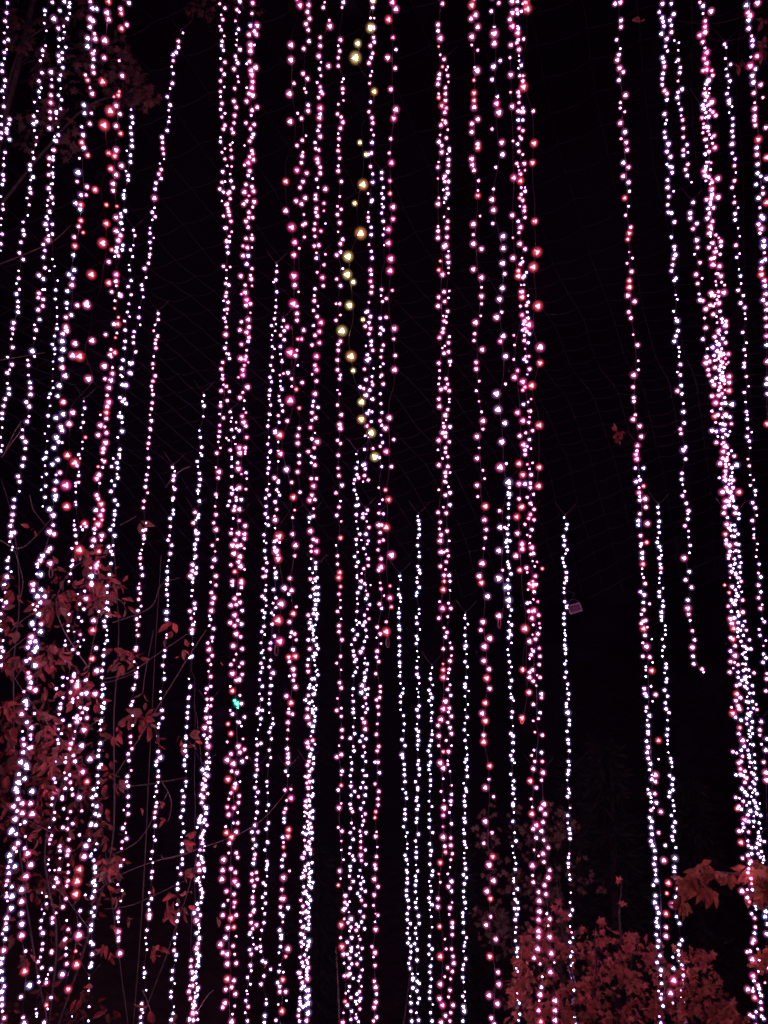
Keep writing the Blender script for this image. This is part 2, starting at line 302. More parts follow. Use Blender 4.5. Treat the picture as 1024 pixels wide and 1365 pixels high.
strand('middle string of the long pink pair left of centre, sparse at the top', 5.6, 3.9, 'PWPV', '''320,2 316,13 319,16 314,28- 318,39 315,45- 316,53- 315,60- 320,66 314,75P 315,80 317,84 312,92 317,102P 318,109 313,118P 312,135P 315,143 313,154P 312,164P 309,172P 311,177P 310,190- 307,193P 308,200P 309,210P 309,222- 307,232P 308,241 311,250 306,256P
307,265P 303,272P 305,282P 308,295P 309,309 302,322P''', bottom=False)
strand('right string of the long pink pair, hot pink where it leaves the top edge', 5.0, 4.3, 'PPHV', '''337,4P 336,18P+ 334,34 343,34P+ 339,42P 332,46P 342,46P 339,60- 334,60P+ 334,68P+ 333,82P 329,85 341,90P+ 335,94H+ 336,100H+ 337,109P 336,117H+ 329,117- 332,125P 337,127P+ 329,135P 343,143P 336,147P 335,154V 328,164P 339,166P
334,172P+ 338,179V 336,183P 333,188P+ 326,194- 336,201P 337,205H 333,209P 338,213P 331,217H+ 326,220P 333,228 331,234V 337,238- 328,246P 336,249 326,256P+ 338,255 332,261- 339,269P+ 329,268 325,272P 337,276P 332,283P 332,290P 328,295P 337,290
331,303P+ 336,313- 328,318 336,318P 336,330- 324,328H+ 330,330P 324,341P 331,341V 329,352 336,358P+ 321,368P 334,367P 335,372 327,380P+ 336,381- 327,390P+ 322,392- 329,400H+ 334,405P 328,407P 334,417- 322,429P 331,426P+ 332,436 320,440P 329,443P+
332,450P 331,455V 322,459H 329,467- 328,475P 321,478P+ 327,479H 331,483- 326,487H+ 324,493P 324,500H+ 318,503- 330,516P+ 324,523P 320,530P 326,534- 325,545- 328,550- 323,555 325,563P+ 328,568 329,583 319,574
319,597H+ 320,604P+ 327,597 327,605- 317,617P 327,602- 328,630 318,625P+ 322,632- 329,638- 311,653- 328,652P 319,650P+ 309,658 315,663P 322,666 319,679P+ 312,680P''', bottom=False)
strand('narrow inner string filling the gap between the two halves of the pink pair', 6.1, 3.4, 'WWP', '''307,549 309,557- 315,563 308,562- 309,573 315,571P 302,584P 312,583 305,587- 314,592- 307,600P 309,609 309,612- 309,622 310,635- 309,635 309,650P 316,652 315,667 306,668 304,674 313,675''', bottom=False)
strand('wide loose pink string in the lower left half, with red bulbs and one green glint', 4.9, 4.5, 'PWPPW', '''319,694H+ 311,691- 327,701 309,705- 308,711P 318,711P+ 326,712 326,718 314,720P 310,727P+ 316,728P+ 321,727P 326,731- 312,738P+ 320,742P+ 308,753P 318,749 321,755P+ 326,759- 313,762R+ 322,774R 322,777H+ 310,775P 310,780 322,783P
317,792- 320,792- 313,798P 320,803P 308,807P 315,806P 323,814 313,820P+ 307,830P 317,827 322,832 313,834P 315,845P+ 321,849P+ 315,872- 323,865P 311,861P+ 312,880- 323,884P 308,886P 319,889- 310,898P+ 323,899 319,906P+ 315,907P 307,915-
310,921R+ 320,927P 316,938T+ 313,934T 322,938 317,943T- 307,947- 310,952 326,956 319,963 316,962- 322,968- 304,965R 308,978R 303,989- 324,985- 318,995P+ 326,999P 320,1003P 308,1005 303,1013P+ 311,1018P+ 323,1015 329,1010
309,1028P 316,1030 304,1039R+ 313,1050R+ 314,1045 308,1057 320,1042- 319,1061P 305,1065- 318,1070 303,1076H+ 312,1077H+ 317,1083 305,1086P 311,1097V 317,1097P 302,1110R+ 315,1109P 309,1116R+ 301,1102- 306,1124P 305,1137- 315,1137P 298,1146P+
317,1143P+ 297,1160P 308,1158 314,1163 296,1172P+ 313,1175H+ 317,1180 302,1188 312,1192P 313,1203H 304,1200- 298,1207 312,1209H 297,1220 308,1224R+ 315,1220 304,1237 312,1236R+ 301,1250 315,1248- 294,1259P+ 311,1261P 297,1270 303,1272P+ 313,1272
303,1285P+ 315,1284 303,1305R+ 312,1307P 309,1316 301,1319P 314,1325 300,1337P+ 313,1341- 297,1343 310,1352- 309,1362P+''')
strand('dense cool white string at the lower left of centre, right of two thin single ones', 5.2, 4.3, 'WCWV', '''270,1026C 276,1024 277,1034 270,1045 271,1052P 274,1048 268,1060 271,1063P 269,1070 275,1077C 275,1084C 266,1092V 273,1093 266,1096C 263,1103 272,1108C 268,1116 270,1124 267,1133 264,1140C- 269,1145 265,1152P+ 266,1160P+ 273,1161C
263,1173 267,1180- 268,1186 269,1196C 268,1203C 264,1212 259,1217C 262,1227P+ 266,1237 262,1244C 266,1251C+ 262,1264P+ 263,1271C 264,1278 263,1287C 261,1302C 257,1314P 264,1317 261,1329C 260,1340 257,1351P''', fill=7)
strand('dim fine companion of the dense cool string at the lower left of centre', 5.6, 3.6, 'CWW', '''277,940 280,970- 276,990 279,1010- 274,1040 277,1058 272,1075 268,1088 276,1100 270,1112 273,1128- 268,1142 272,1158 265,1170 270,1190 263,1205 267,1220 265,1233 264,1258 266,1274 262,1295- 263,1320 259,1335 262,1350''', fill=8)
strand('slender white string standing right of the pink pair, topmost bulb at the net', 5.3, 3.3, 'WWV', '''369,354- 369,362 368,373 365,376 369,389 368,400- 368,409 367,417- 366,425 368,432- 362,434 367,441- 363,447- 362,453- 363,462 366,465- 363,476 361,487 364,494 360,503 362,509 360,520 359,527 359,532- 361,540 359,552 361,553-
358,560- 357,568 359,583- 357,592 360,603 361,601 357,610- 359,616 358,624 357,631 359,645- 356,653 359,660 354,664 355,675''', bottom=False)
strand('slender white string continuing down through the middle left, no coloured bulbs', 5.4, 3.6, 'WVWC', '''354,685 357,690 354,698- 358,700 352,713 355,724- 352,721- 353,734 354,744 351,758P 355,761 351,769P 354,768P 355,780- 354,787 350,795 355,800- 353,798 350,814 353,817C 352,823C 352,835 349,842 353,846- 348,857 349,870 351,867- 352,877
348,884 350,890 348,896 346,906 350,915 346,925- 349,932 345,945 350,947 348,958 346,947 343,951 347,966 344,973- 342,985 343,993 348,991 343,1005 342,1013 342,1020''', fill=8, bottom=False)
strand('pink tinted slender string in the lower middle left between two denser ones', 5.3, 3.9, 'WWPV', '''343,1026 341,1034C 342,1042- 340,1050 344,1056 341,1062- 343,1070 342,1082- 343,1083 340,1100 344,1109 336,1109 338,1119P 341,1127C 337,1131 340,1139 339,1145 338,1151C 336,1165P 342,1163 336,1174P 343,1172 339,1181P 338,1188 337,1196P 337,1203
339,1213 334,1220P 338,1215P 335,1230P 342,1233P 334,1243P 337,1238P 333,1245C 337,1250- 338,1259- 342,1264 333,1266 335,1272 334,1287 335,1294 330,1303 334,1312 329,1321- 330,1325- 328,1334 331,1342 327,1350- 330,1361''', fill=9)
strand('thin white string with large gaps at the lower middle left', 5.9, 3.3, 'WWC', '''362,817 361,880 359,889 361,904 361,914 363,914 364,897+ 359,932- 360,924 359,938 359,950- 364,958 364,965 361,970 359,976 362,985 359,1000 361,1010 357,1020 356,1042 356,1048 357,1057- 358,1073 355,1081- 358,1097 355,1105 356,1121- 357,1123
353,1133C 356,1148 356,1155 357,1152C 355,1159 356,1168- 351,1177 354,1180 354,1191 350,1196 354,1204 350,1211- 353,1218 352,1230 349,1240 347,1252 347,1262 348,1268 350,1281 354,1283+ 361,1292 352,1301 348,1312+ 355,1332 355,1338 353,1354+''')
strand('violet white string with two big hot pink bulbs, left of the central group', 5.2, 3.8, 'WWVP', '''378,427 376,436- 379,441 374,447 379,453 374,462 374,472 376,480- 376,482 378,498 373,500- 374,508- 376,519V 372,528- 374,515- 373,534 376,540 377,548 371,554 372,563 367,577 371,589- 367,575+ 371,601- 371,615- 366,637P+ 371,643 371,656- 371,641
369,653 373,660 367,669 369,679 366,688- 367,693P+ 367,704- 366,722 373,723- 369,720P 366,730 370,733V 371,740P 366,757- 368,763C 368,770C 365,786 364,804 368,797 368,810 363,832 366,848 365,820- 361,857 360,865P''', fill=10, bottom=False)
strand('string of big hot pink bulbs ending in a wire loop left of centre', 3.5, 7.2, 'HHRPW', '''383,436H 387,470H+ 397,452R- 389,505P- 395,519R- 387,534H+ 399,544R- 383,561P- 373,580R+ 374,605H+ 382,626W 389,643P- 391,663R 372,715R+ 368,735P+ 371,745R+ 367,765- 379,784W 375,805P+ 371,827R+ 373,855H+ 386,771R-''', loop=(368.5, 866, 3.2, 8), bottom=False)
strand('string of widely spaced bright pink bulbs dropping from the top, left of the golden ones', 3.6, 7.0, 'PPRH', '''400,7H 388,60P 388,80P 392,111- 386,125P 387,162P 402,158- 381,242R 381,281P 389,303H+ 393,323H 392,340H 392,368H+ 393,380P 391,405H+''', bottom=False)
strand('loose pink string weaving left of the dense pink one in the upper centre', 4.8, 4.4, 'PPW', '''413,25P 408,32P 411,40P 412,55 405,65P 404,98 410,105P 406,118- 408,123 411,140 411,148 397,151- 408,181- 403,187P 396,194P 404,203- 403,208P 402,217P 396,227H+ 409,231P 404,242P 400,250P 407,264P 395,268P 402,272 405,286- 407,298P 404,300P
406,316P 399,331- 398,389- 396,408P 396,418P 396,427P 405,440 402,452H 396,467 394,474P 397,487- 384,497 403,510P 389,515- 399,571P 397,581P 397,591P 399,607 399,617P 397,629P 400,656 393,680H''', bottom=False)
strand('short run of pink bulbs hanging left of the dense white string at mid height', 4.5, 4.6, 'PWP', '''390,690- 390,712 394,727P+ 393,741P+ 387,771P 389,787 385,792 395,809P 391,818R+ 386,829P 389,843 393,845P 387,849- 395,853P 391,866 385,876R 394,875R+ 386,882 391,892P+ 392,900 386,901- 391,907 394,916P+ 382,928P 388,937R+ 385,945- 385,950
390,952 384,963P+ 384,973- 383,985- 383,998 384,1005 384,1010 384,1017''', bottom=False)
strand('thin string with red bulbs at the bottom, left of the brightest cool column', 5.0, 4.0, 'WWPC', '''381,1028C 384,1034 380,1053 388,1052P 388,1064H+ 382,1067 381,1078 379,1083 379,1091C 379,1096C 385,1106R+ 377,1116 384,1115R+ 378,1123P 378,1129R 379,1140P 376,1146 376,1155 386,1161P 378,1170P+ 376,1186P 375,1198P 378,1198H+ 374,1209 374,1218 384,1210
377,1221 377,1229 373,1240 375,1247 375,1251 374,1262C 384,1265P+ 372,1270 381,1275R+ 373,1286- 372,1295 378,1296 377,1306R+ 370,1310 373,1315 373,1322 381,1322P 382,1334- 371,1339- 376,1348R+ 368,1360''')
strand('pink string at the upper centre left, dense with fine bulbs near the top', 5.2, 4.0, 'PPVW', '''431,10P 433,3- 439,27- 440,35P+ 427,50P 427,61P 425,75P+ 428,83- 426,92 428,101P 438,88P+ 423,110 427,116H 428,122V 430,125H+ 425,130P 427,144H+ 427,152V 426,157H+ 426,168P 424,174 427,182P+ 420,190V 421,198 425,200P 423,212H+ 424,217P 427,223
427,231P 422,239 424,250- 421,260P 421,265P 434,252P+ 432,271H 422,278P 432,281H 421,283P 423,288P 420,298 434,298- 419,306P 428,308H 420,315P 425,327P 419,328P 422,337P 434,339-''', bottom=False)
strand('pink and white string left of the golden bulbs, turning into the bright cool column below', 5.1, 4.0, 'PPWV', '''422,344 432,353P 423,363 430,370H+ 431,381P 420,385 419,394P 419,401P 424,408- 418,414P 423,422 428,430H+ 418,434 426,442H+ 420,447 426,457H+ 416,460 422,475H+ 420,487 422,493H+ 416,499- 422,508P 420,525P+ 418,535 417,541 424,543 416,550P 421,557
416,560P 414,570H 420,577- 416,585 423,589P+ 419,597P 411,602P 415,608 419,610 415,617 420,620P 415,638P 422,638P 418,648H+ 413,667H+ 420,666 416,660P 418,678-''', bottom=False)
strand('dense cool white column left of the centre, the brightest rope in the lower half', 4.9, 4.0, 'CCWVP', '''418,688P 413,690 412,696- 414,708P+ 418,719P 422,721H+ 415,728P 422,735H+ 415,735P 415,745- 421,750V 421,756V 413,758 420,772P 414,772P 418,785 414,795 424,783 420,792C 420,800C 421,806C 411,820P 418,818 422,820 413,830C 416,835 413,838P 417,844P
418,853 411,853 422,850- 413,865 418,875 411,879 420,871C 422,873- 410,887P 411,895P 421,895- 416,905 412,917 418,917 419,925C 411,927P 410,945P 416,945- 421,945C 410,956P+ 413,965P+ 418,968C 410,990P+ 417,987P 411,996P 416,999 413,1008 418,1010 412,1015 410,1020P
413,1028P 416,1025 410,1036P 413,1042P 411,1050P 417,1060C 408,1068P 409,1076P 417,1081C 406,1088- 413,1089 411,1100C 415,1103P 408,1112 416,1110C 406,1120P 412,1122P 414,1133 410,1132P 404,1144 411,1152C 407,1160 415,1162C 405,1168P 414,1163 413,1175C
408,1188V 412,1180 414,1200C 411,1205V 408,1215C 412,1222 404,1217 405,1235C 411,1238C 401,1245 402,1256 412,1255C+ 411,1261 406,1273V 409,1280 411,1290P 400,1297P 410,1305P+ 403,1310P 411,1320C+ 409,1330C+ 400,1335 411,1337C+ 404,1342 411,1350C+ 409,1360P''', fill=7)
strand('second cool white strand twisted round the brightest rope left of centre', 5.1, 3.6, 'CCW', '''421,758C 423,770 421,783C 424,800 419,812 422,825C 418,840 422,860C 419,880 423,893- 419,905C 421,920 416,935 420,955 417,975 420,992 414,1005 418,1018 412,1034 416,1050 413,1068C 417,1090 411,1105 416,1118 414,1138C 416,1150 412,1165C 415,1183
409,1192B 413,1210B 408,1224C 412,1232 406,1250 409,1266 412,1276 405,1288 409,1300 406,1315 412,1327 408,1340 410,1352''', fill=7)
strand('third white strand of the brightest rope, on its left side near the bottom', 5.3, 3.5, 'WWP', '''410,1020 407,1035 411,1060 407,1074 410,1095 404,1110 408,1128 403,1143 407,1155 402,1170 405,1182 401,1200 404,1208 401,1228 403,1236 402,1262 400,1276 403,1283 400,1303 402,1318 400,1330''', fill=8)
strand('thin pink string of small bulbs just left of the golden lights', 5.3, 4.0, 'PPW', '''456,10- 458,3 454,53P 451,61- 453,68P 451,77P 451,88P 458,105- 456,109- 457,118 457,124P 458,134- 451,139- 450,152P 455,156P 457,163P 454,171P 451,178- 452,185P 451,194- 451,201P 453,211P 451,221- 451,228P 455,242 453,262 450,275- 455,279 450,286P
453,297P 451,309- 454,325P 449,340P 457,319 454,336 457,358- 449,372 454,381 448,405P 453,405 454,420- 448,427 454,455P 451,459 451,467P 450,480 450,493 454,500V 453,505P 450,520- 453,525P 450,540 455,553P 453,566P+ 454,571P+ 450,587P
454,591P 451,607P 451,624P 452,634P 456,647 448,657P 454,668- 452,676P 449,687 455,695- 454,717R 448,727- 450,741P 450,752P 453,763R+ 452,770R+ 454,782R 452,792P 454,800- 454,810 450,815P 455,825- 452,834P 452,842P 456,853 454,875P 449,884P 455,893-
453,910P 455,917P 450,931- 449,947P 455,944- 455,955P 456,973P 456,983P 452,994- 449,1009P 455,1006 456,1028 455,1033 455,1047R 451,1053 455,1071- 452,1077P+ 451,1103P 456,1108 455,1121- 455,1133- 458,1146- 453,1161 454,1171- 451,1180R+
460,1194 460,1203 463,1206 458,1213 459,1225- 455,1233R+ 454,1250P 456,1262R+ 458,1272 459,1284- 459,1301P+ 464,1300P 461,1324- 460,1335R+ 458,1350- 457,1363''')
strand('string of large golden and cream bulbs snaking down the upper centre', 2.9, 8.6, 'G', '''498,1G- 494,37Y 477,58Y 474,77Y+ 499,122G 484,246G+ 473,271Y-- 481,311G+ 464,342Y+ 463,366Y 466,407Y 484,426Y- 456,441Y+ 468,475G+ 471,494Y- 482,536Y 482,559G 495,577Y 500,609Y 488,206Y- 480,190Y-- 471,376Y--''', bottom=False)
strand('violet white string behind the golden bulbs at the upper centre', 5.2, 3.9, 'VVWP', '''497,10W 494,24- 499,24- 498,37W+ 498,50P 499,56V 494,61P 497,71P 495,77 492,84P 496,95- 494,101P 493,111P+ 494,136V+ 492,149P 496,157P 497,164 495,173P 498,180P 496,190 491,206 495,204P 494,222 497,232V 497,243 491,258- 496,267V 495,269 491,283-
491,290 491,295V 495,303V 495,313 492,326P 495,335V 496,344V 494,360P 495,366 494,375H 496,382P 495,390P 492,403P 490,415V 494,422 488,416V 487,435P 492,430V 494,438P 492,445P 495,455V 495,460 488,461- 497,467 490,473V 490,480V+ 493,478V 486,492P
498,491- 488,506 496,502V 496,509P 480,516 497,513 485,518P 493,520 488,527+ 497,532 495,532- 492,547V 490,551V+ 496,549V 489,568P 495,562 487,581- 492,583- 497,598P 486,599 486,619V+ 487,625V 486,634 478,637 491,640 484,642-''', bottom=False)
strand('fine violet string right behind the thick pink one at the upper centre', 5.7, 3.5, 'VVW', '''509,230 509,238 511,250V 509,258 511,264 509,272- 511,276V 509,284 511,295 512,305- 511,313V 512,327- 509,386P 508,394 510,402P 507,424 511,440V 508,437 507,445 511,460P 509,467 508,476P 511,485V 507,489- 509,500P 507,503- 511,512P+ 507,525 508,538 509,550
507,561P 509,567 508,580V 510,590V 507,595P 506,610 509,622 505,650P 510,666P 506,672-''', bottom=False)
strand('right hand strand of the fanned white bundle below the golden bulbs', 5.0, 3.8, 'PPWV', '''505,684 511,685 505,700P+ 509,700P 507,710P 511,720P 506,722H 504,733P 508,745P 505,760+ 507,777 508,785P 512,794- 506,805P 509,811 503,836P 507,845P 502,850- 508,858- 503,868P+ 502,876 505,882 501,898P 507,915P 507,922P 506,930P 502,933 504,942P 505,952
503,965P 502,979P 505,995P 503,1001 504,1016P 500,1016 506,1030 500,1045P 505,1055P 504,1065P 504,1073P 501,1082R 500,1090R+ 502,1109- 501,1115P 503,1129- 502,1142P 500,1153P 501,1158P 499,1172P+ 504,1182 499,1193P 498,1207P 504,1220P 501,1218- 500,1229- 501,1239P+
496,1262P 500,1270P+ 498,1276- 500,1287P 499,1308P 501,1316P+ 502,1325 501,1336P+ 499,1343P 502,1356 498,1361P''')
strand('middle strand of the fanned white bundle below the golden bulbs', 5.2, 3.8, 'WVCWP', '''484,690W 490,680P 483,690P 489,695P 492,703P 488,712V+ 480,712 482,720- 491,721 485,731 488,739- 491,745 491,754P 485,758P 486,778P 494,780- 481,783C+ 488,787- 490,793P 488,798C 493,806V 490,812P 486,820V 492,825P 479,830C 488,840 489,849 486,855C+ 484,864
481,869+ 490,885 486,884 489,893V 486,897 487,903 483,914+ 487,919C 491,918 482,923C+ 490,926 487,930 488,938 484,942 490,945 483,958 486,963P+ 487,972P+ 483,981 488,985 480,988C 485,995P 487,1003 484,1008C 488,1015C 484,1027C 486,1034 489,1034C
484,1043C 481,1050C 488,1050 487,1060C 478,1062 485,1070V+ 481,1078V 483,1088 487,1085 483,1100C 480,1108 488,1110 481,1122P+ 481,1130H 487,1133 481,1140P+ 482,1147 488,1152 480,1160C 483,1170 478,1168V 481,1178V 485,1175C 482,1185C 480,1195 487,1188 477,1191C
482,1200 487,1207P 480,1215 485,1222 475,1232 478,1235 482,1229 486,1238 475,1240P 480,1252 477,1262 483,1264 475,1273C 481,1278 476,1285 483,1293 480,1302 482,1315- 476,1325 481,1331 474,1335C 479,1334 480,1345P 475,1357 478,1362V''', fill=6.5)
strand('left strand of the fanned white bundle below the golden bulbs', 5.4, 3.5, 'WWC', '''475,605- 477,616- 475,624 484,620C 475,659- 475,674 478,673 484,685V 475,686 475,695- 477,705 480,712 475,719 475,726 477,736- 473,742 475,755 476,767- 476,770 480,783C 477,790 476,798- 477,805- 476,815 475,827 473,852 471,868 472,874 475,879 473,882 474,896C
471,901C 471,918 470,927- 471,935 471,945 471,950 473,957- 471,969 473,978 467,984 471,995- 472,1001 469,1017C 469,1026 467,1034C 468,1048 473,1055 468,1060 467,1072 468,1078 470,1082P 472,1104 467,1110 471,1119 467,1130 466,1138- 470,1141 467,1155C 466,1168 471,1175
467,1184 461,1194 466,1202- 460,1211 465,1216- 468,1225+ 464,1230 468,1236 466,1241 463,1256 469,1250 468,1268 463,1272 469,1285 467,1298 471,1304 466,1315 468,1330 463,1340 469,1348 468,1359''', fill=7)
strand('rose string with big bright bulbs and a twisted wire end at the centre', 3.7, 6.4, 'PPHR', '''528,12P 518,26R 524,50- 528,66W- 517,77P+ 527,91P 521,119P 528,146P 525,158H 521,185- 519,204P- 522,217H 520,241- 520,258- 524,276P 524,292H 518,306H 518,324H 521,345H+ 520,361H+ 523,387- 515,398P- 515,423P- 526,438P 525,452P- 527,474P 526,493P 519,557P
514,571P 525,586- 515,602H 522,622P 514,653- 518,666R+ 515,703R+ 522,740P+ 508,756H+ 520,781- 520,797H+ 522,809R- 515,829- 515,842R+''', loop=(517, 855, 2.4, 8), bottom=False)
strand('cool white string hanging straight down under the rose string with the twisted end', 5.9, 3.5, 'CCCW', '''533,768 534,773- 531,785- 532,793 534,797 534,802 532,811- 532,817 532,823 532,834 533,839 532,850 533,861 533,868 532,873 533,883C 533,888 534,896- 533,901 534,911- 538,918- 537,924 534,928 534,936 534,946- 538,954 539,965 538,974 536,986 540,994
536,1006+ 537,1010 539,1019 539,1026 539,1033 540,1042 537,1052 541,1057 542,1064 540,1079C 540,1085 540,1092 538,1102 543,1110 541,1115- 543,1125- 543,1131- 540,1140 542,1146 544,1152- 542,1160 543,1163 543,1171 543,1177 542,1187 542,1194 544,1200
545,1210 543,1218 543,1226 547,1231 544,1237 543,1244 546,1251 544,1257 548,1261 548,1269 547,1277 545,1284 547,1291 550,1298- 550,1306 550,1317 547,1328- 548,1337 548,1348 549,1361''')
strand('cool white string whose top knot hangs on the net right of the centre', 5.9, 3.5, 'CCCW', '''557,688- 558,694 559,699 559,705 559,713 557,717- 557,727 559,736 559,742 557,755 559,760 560,764 556,770 556,776 559,783 556,790B 555,794B 559,812- 559,818- 555,823 556,831 560,839 555,848 557,852 555,858 556,868- 558,876- 556,881- 556,890 556,899 558,903
559,911 556,918- 558,923- 558,929- 559,941 556,946 558,955 556,965- 555,972 558,975 557,981 558,987 557,993 557,999- 558,1014 557,1019 559,1025 559,1033 554,1042 557,1050 557,1053 556,1063 555,1067 558,1074 556,1079 556,1091 555,1096 558,1112
554,1121 555,1129- 555,1136 555,1143 555,1153- 557,1161 554,1168 555,1174 554,1180 554,1189 556,1198- 554,1203 555,1210 558,1221 559,1231 554,1237 554,1244 556,1251- 553,1258 556,1266 556,1280 557,1298- 551,1304 556,1308 559,1311 551,1317 556,1321 559,1331 557,1337
555,1350 558,1360''')
strand('cool white string in the lower centre starting lowest of the three cool ones', 6.1, 3.4, 'CCW', '''576,890- 574,898 574,905 577,913- 572,920 574,925 576,930 572,934 575,940 576,950 575,957- 575,961 576,974- 576,979 575,987 573,994 571,1001 574,1007 574,1016 572,1020 572,1026 574,1032- 574,1040 574,1047 573,1055 572,1068 576,1075 572,1085 573,1093 572,1103
577,1110 573,1125 575,1134 574,1140 573,1152 577,1161 576,1167 572,1175- 574,1181 575,1188 572,1197 573,1203 576,1206 573,1213- 575,1222 576,1236- 573,1248 572,1260 576,1265 572,1272 576,1278 574,1288 573,1296 575,1305 574,1315 573,1322 573,1331 577,1339- 574,1350 576,1361''')
strand('left strand of the straight pink pair right of centre, with larger bulbs', 4.7, 4.6, 'PPWR', '''590,5P 584,33P 584,41 587,51P+ 585,62- 587,73- 590,89 586,99P 585,105 584,112P 585,125- 585,130R 589,141R 590,160- 588,167P 587,180- 585,189 589,194P 589,203P 585,216- 584,223P 584,238- 585,264- 584,272P 584,302P 584,308P 584,317P 592,329P
597,342P 587,348- 585,360 590,366P 585,396P 584,408P 593,402 592,428H 590,443P 586,450H 592,471P 585,484P 586,494- 586,504- 585,512- 588,519P 585,532P 586,542P 591,564- 594,554P 590,577P 585,587P 584,600- 590,611P 585,620P 594,630P 585,653- 593,642P
584,683P 587,696P+ 586,705P 588,713P 587,721P+ 588,736P+ 587,755P+ 592,767P 592,775R 591,786R+ 586,802- 590,811H+ 585,824 592,837- 594,849- 591,865P+ 591,885- 591,893R 591,903R+ 594,935P+ 591,945H+ 588,959P+ 584,967P 585,981P 585,994 591,1002R+ 587,1017P+
591,1024P+ 591,1038- 588,1055- 592,1067- 592,1077P+ 591,1087H 591,1102H 591,1116P+ 593,1128 594,1136 587,1150 585,1165- 587,1176- 584,1198P 584,1209P 586,1235R+ 593,1252- 595,1265- 587,1275R+ 593,1302- 587,1312P+ 586,1331P 590,1340H+ 594,1354P''')
strand('right strand of the straight pink pair right of centre, with finer bulbs', 5.2, 4.0, 'PPWW', '''592,79 597,89- 595,93 597,101 598,109- 594,117 594,125P 594,134P 595,144H 593,150P 594,161P 594,164P 597,173- 595,184 599,198V 599,201V 596,205- 598,213 598,220 597,229 593,235 591,238- 593,242P 598,242 596,251 591,253- 597,258 594,264 592,270- 598,278-
592,289- 597,295P 596,304P 596,316P 594,327P+ 598,335- 598,350 598,357- 598,364- 592,389 599,388- 598,397- 597,415P 591,421- 595,422- 595,430 591,438P 599,449 598,457 590,464- 593,461- 598,469 600,482 600,487- 595,505P 597,512P 594,517 599,521 599,532- 599,536-
597,546P 594,553P 595,560- 600,569 592,569P 594,577P 594,582P 599,589 594,597P 594,603P 597,609 597,622P 594,630P 594,635 600,630- 595,643P 598,649- 594,660P 600,657 600,673 591,676- 595,684P 596,708P 599,721 592,736P 596,734 598,741 595,749P 594,759- 599,767 600,775
600,787- 598,804 601,811 597,822P 596,843P 594,849 600,857- 602,864 602,874- 600,881 599,892 598,897 597,905- 597,919 600,913- 601,927 599,944 598,949 602,955 597,963 600,970 602,978 595,987 602,994- 598,1002P 597,1014- 597,1019 600,1028- 602,1047- 602,1059 601,1068 601,1073-
599,1083- 602,1098 601,1117 601,1127P 603,1138P 601,1146P 600,1156- 597,1165- 602,1175 598,1182P 602,1188 603,1203- 600,1210P 599,1219- 603,1230 603,1236 603,1246P 602,1265P 604,1275 605,1284 597,1290P 603,1295 601,1305P 600,1320P 598,1329P 604,1340P 601,1350P 600,1361P''')
strand('cool white string standing alone between the pink pair and the sparse red string', 5.9, 3.4, 'CCW', '''620,820- 620,824 624,832- 620,837 620,847 621,855- 621,861+ 620,865 622,872- 620,882 623,889 622,903 620,912 620,916 625,921- 620,928 624,939- 620,946- 623,956 620,964 619,973 624,980- 620,987 622,997 623,1006- 622,1012 620,1016 623,1022 622,1026 623,1035 618,1044-
621,1051 622,1055 619,1061 619,1068 620,1074 620,1084- 619,1091 620,1096 618,1106- 619,1111 619,1122 620,1126 622,1130 619,1137- 619,1144- 620,1151 621,1158 618,1166 622,1170 619,1178 618,1188 618,1196 620,1203 621,1211- 617,1217 617,1222 618,1230 618,1243 622,1250 620,1256
619,1261 618,1268- 621,1278 618,1286 617,1292 617,1303 618,1309 620,1322- 617,1328 620,1334- 618,1342C+ 619,1348C+ 617,1361C''')
strand('sparse string of single red and rose bulbs running down right of centre', 4.2, 5.2, 'PPW', '''629,7R+ 634,20P 628,25P 637,36 629,49P 629,60- 637,67- 633,90- 636,94P+ 632,107R 632,124R 632,134R+ 632,143P 637,159P 629,165P 629,176P 637,192P 637,197R 629,212P 630,220P 632,227P 638,241- 637,254- 637,261R 640,288- 631,299P 631,313P 631,325P 642,332P
631,359P 642,370P 642,383- 642,395P 642,405- 641,421- 634,430P+ 633,445P 632,454P 643,466P 635,483P 635,492P 639,508-- 635,521- 639,535- 642,549- 644,561P 644,572- 636,582 639,597- 636,611P 644,627- 646,638- 636,647P 637,662P 647,675R+ 646,693 648,706P 647,717P 645,731-
643,751P+ 639,768P+ 642,777R+ 650,795 644,829P+ 641,840P+ 653,851P+ 646,862P+ 645,881P 652,892P 649,904R+ 653,918P 647,937R+ 643,951P 647,961R+ 645,980P 645,989R+ 653,1021R 652,1039- 647,1050P 658,1062P 647,1095P+ 656,1110 645,1124P 657,1142R 652,1153P+
658,1174P+ 649,1188P 654,1198R 654,1222P 648,1233P 661,1252P+ 653,1275R+ 664,1296P 665,1312 652,1327P 663,1338P 655,1357P''')
strand('string of wide spaced pale bulbs ending in a thin wire loop right of centre', 3.6, 6.4, 'WWPW', '''665,4P 655,15- 659,36- 659,45P+ 659,58P 667,81- 658,89 656,106 663,129- 662,138H 665,150P+ 656,172- 669,190 670,206 661,223- 658,252-- 656,266 658,280P 657,298- 671,315 671,331 670,351 673,365 670,384 666,399 669,416- 662,423P+ 671,448 667,455H+ 674,475
674,512- 662,525W+ 664,546W+ 673,564W 669,589W+ 675,618- 667,623P+ 673,703-- 678,643C+ 679,659C 666,681P 667,703 680,721C- 665,734 670,760P- 665,771W+ 676,783C+ 678,800C+ 665,821P''', loop=(666, 830, 2.4, 7), bottom=False)
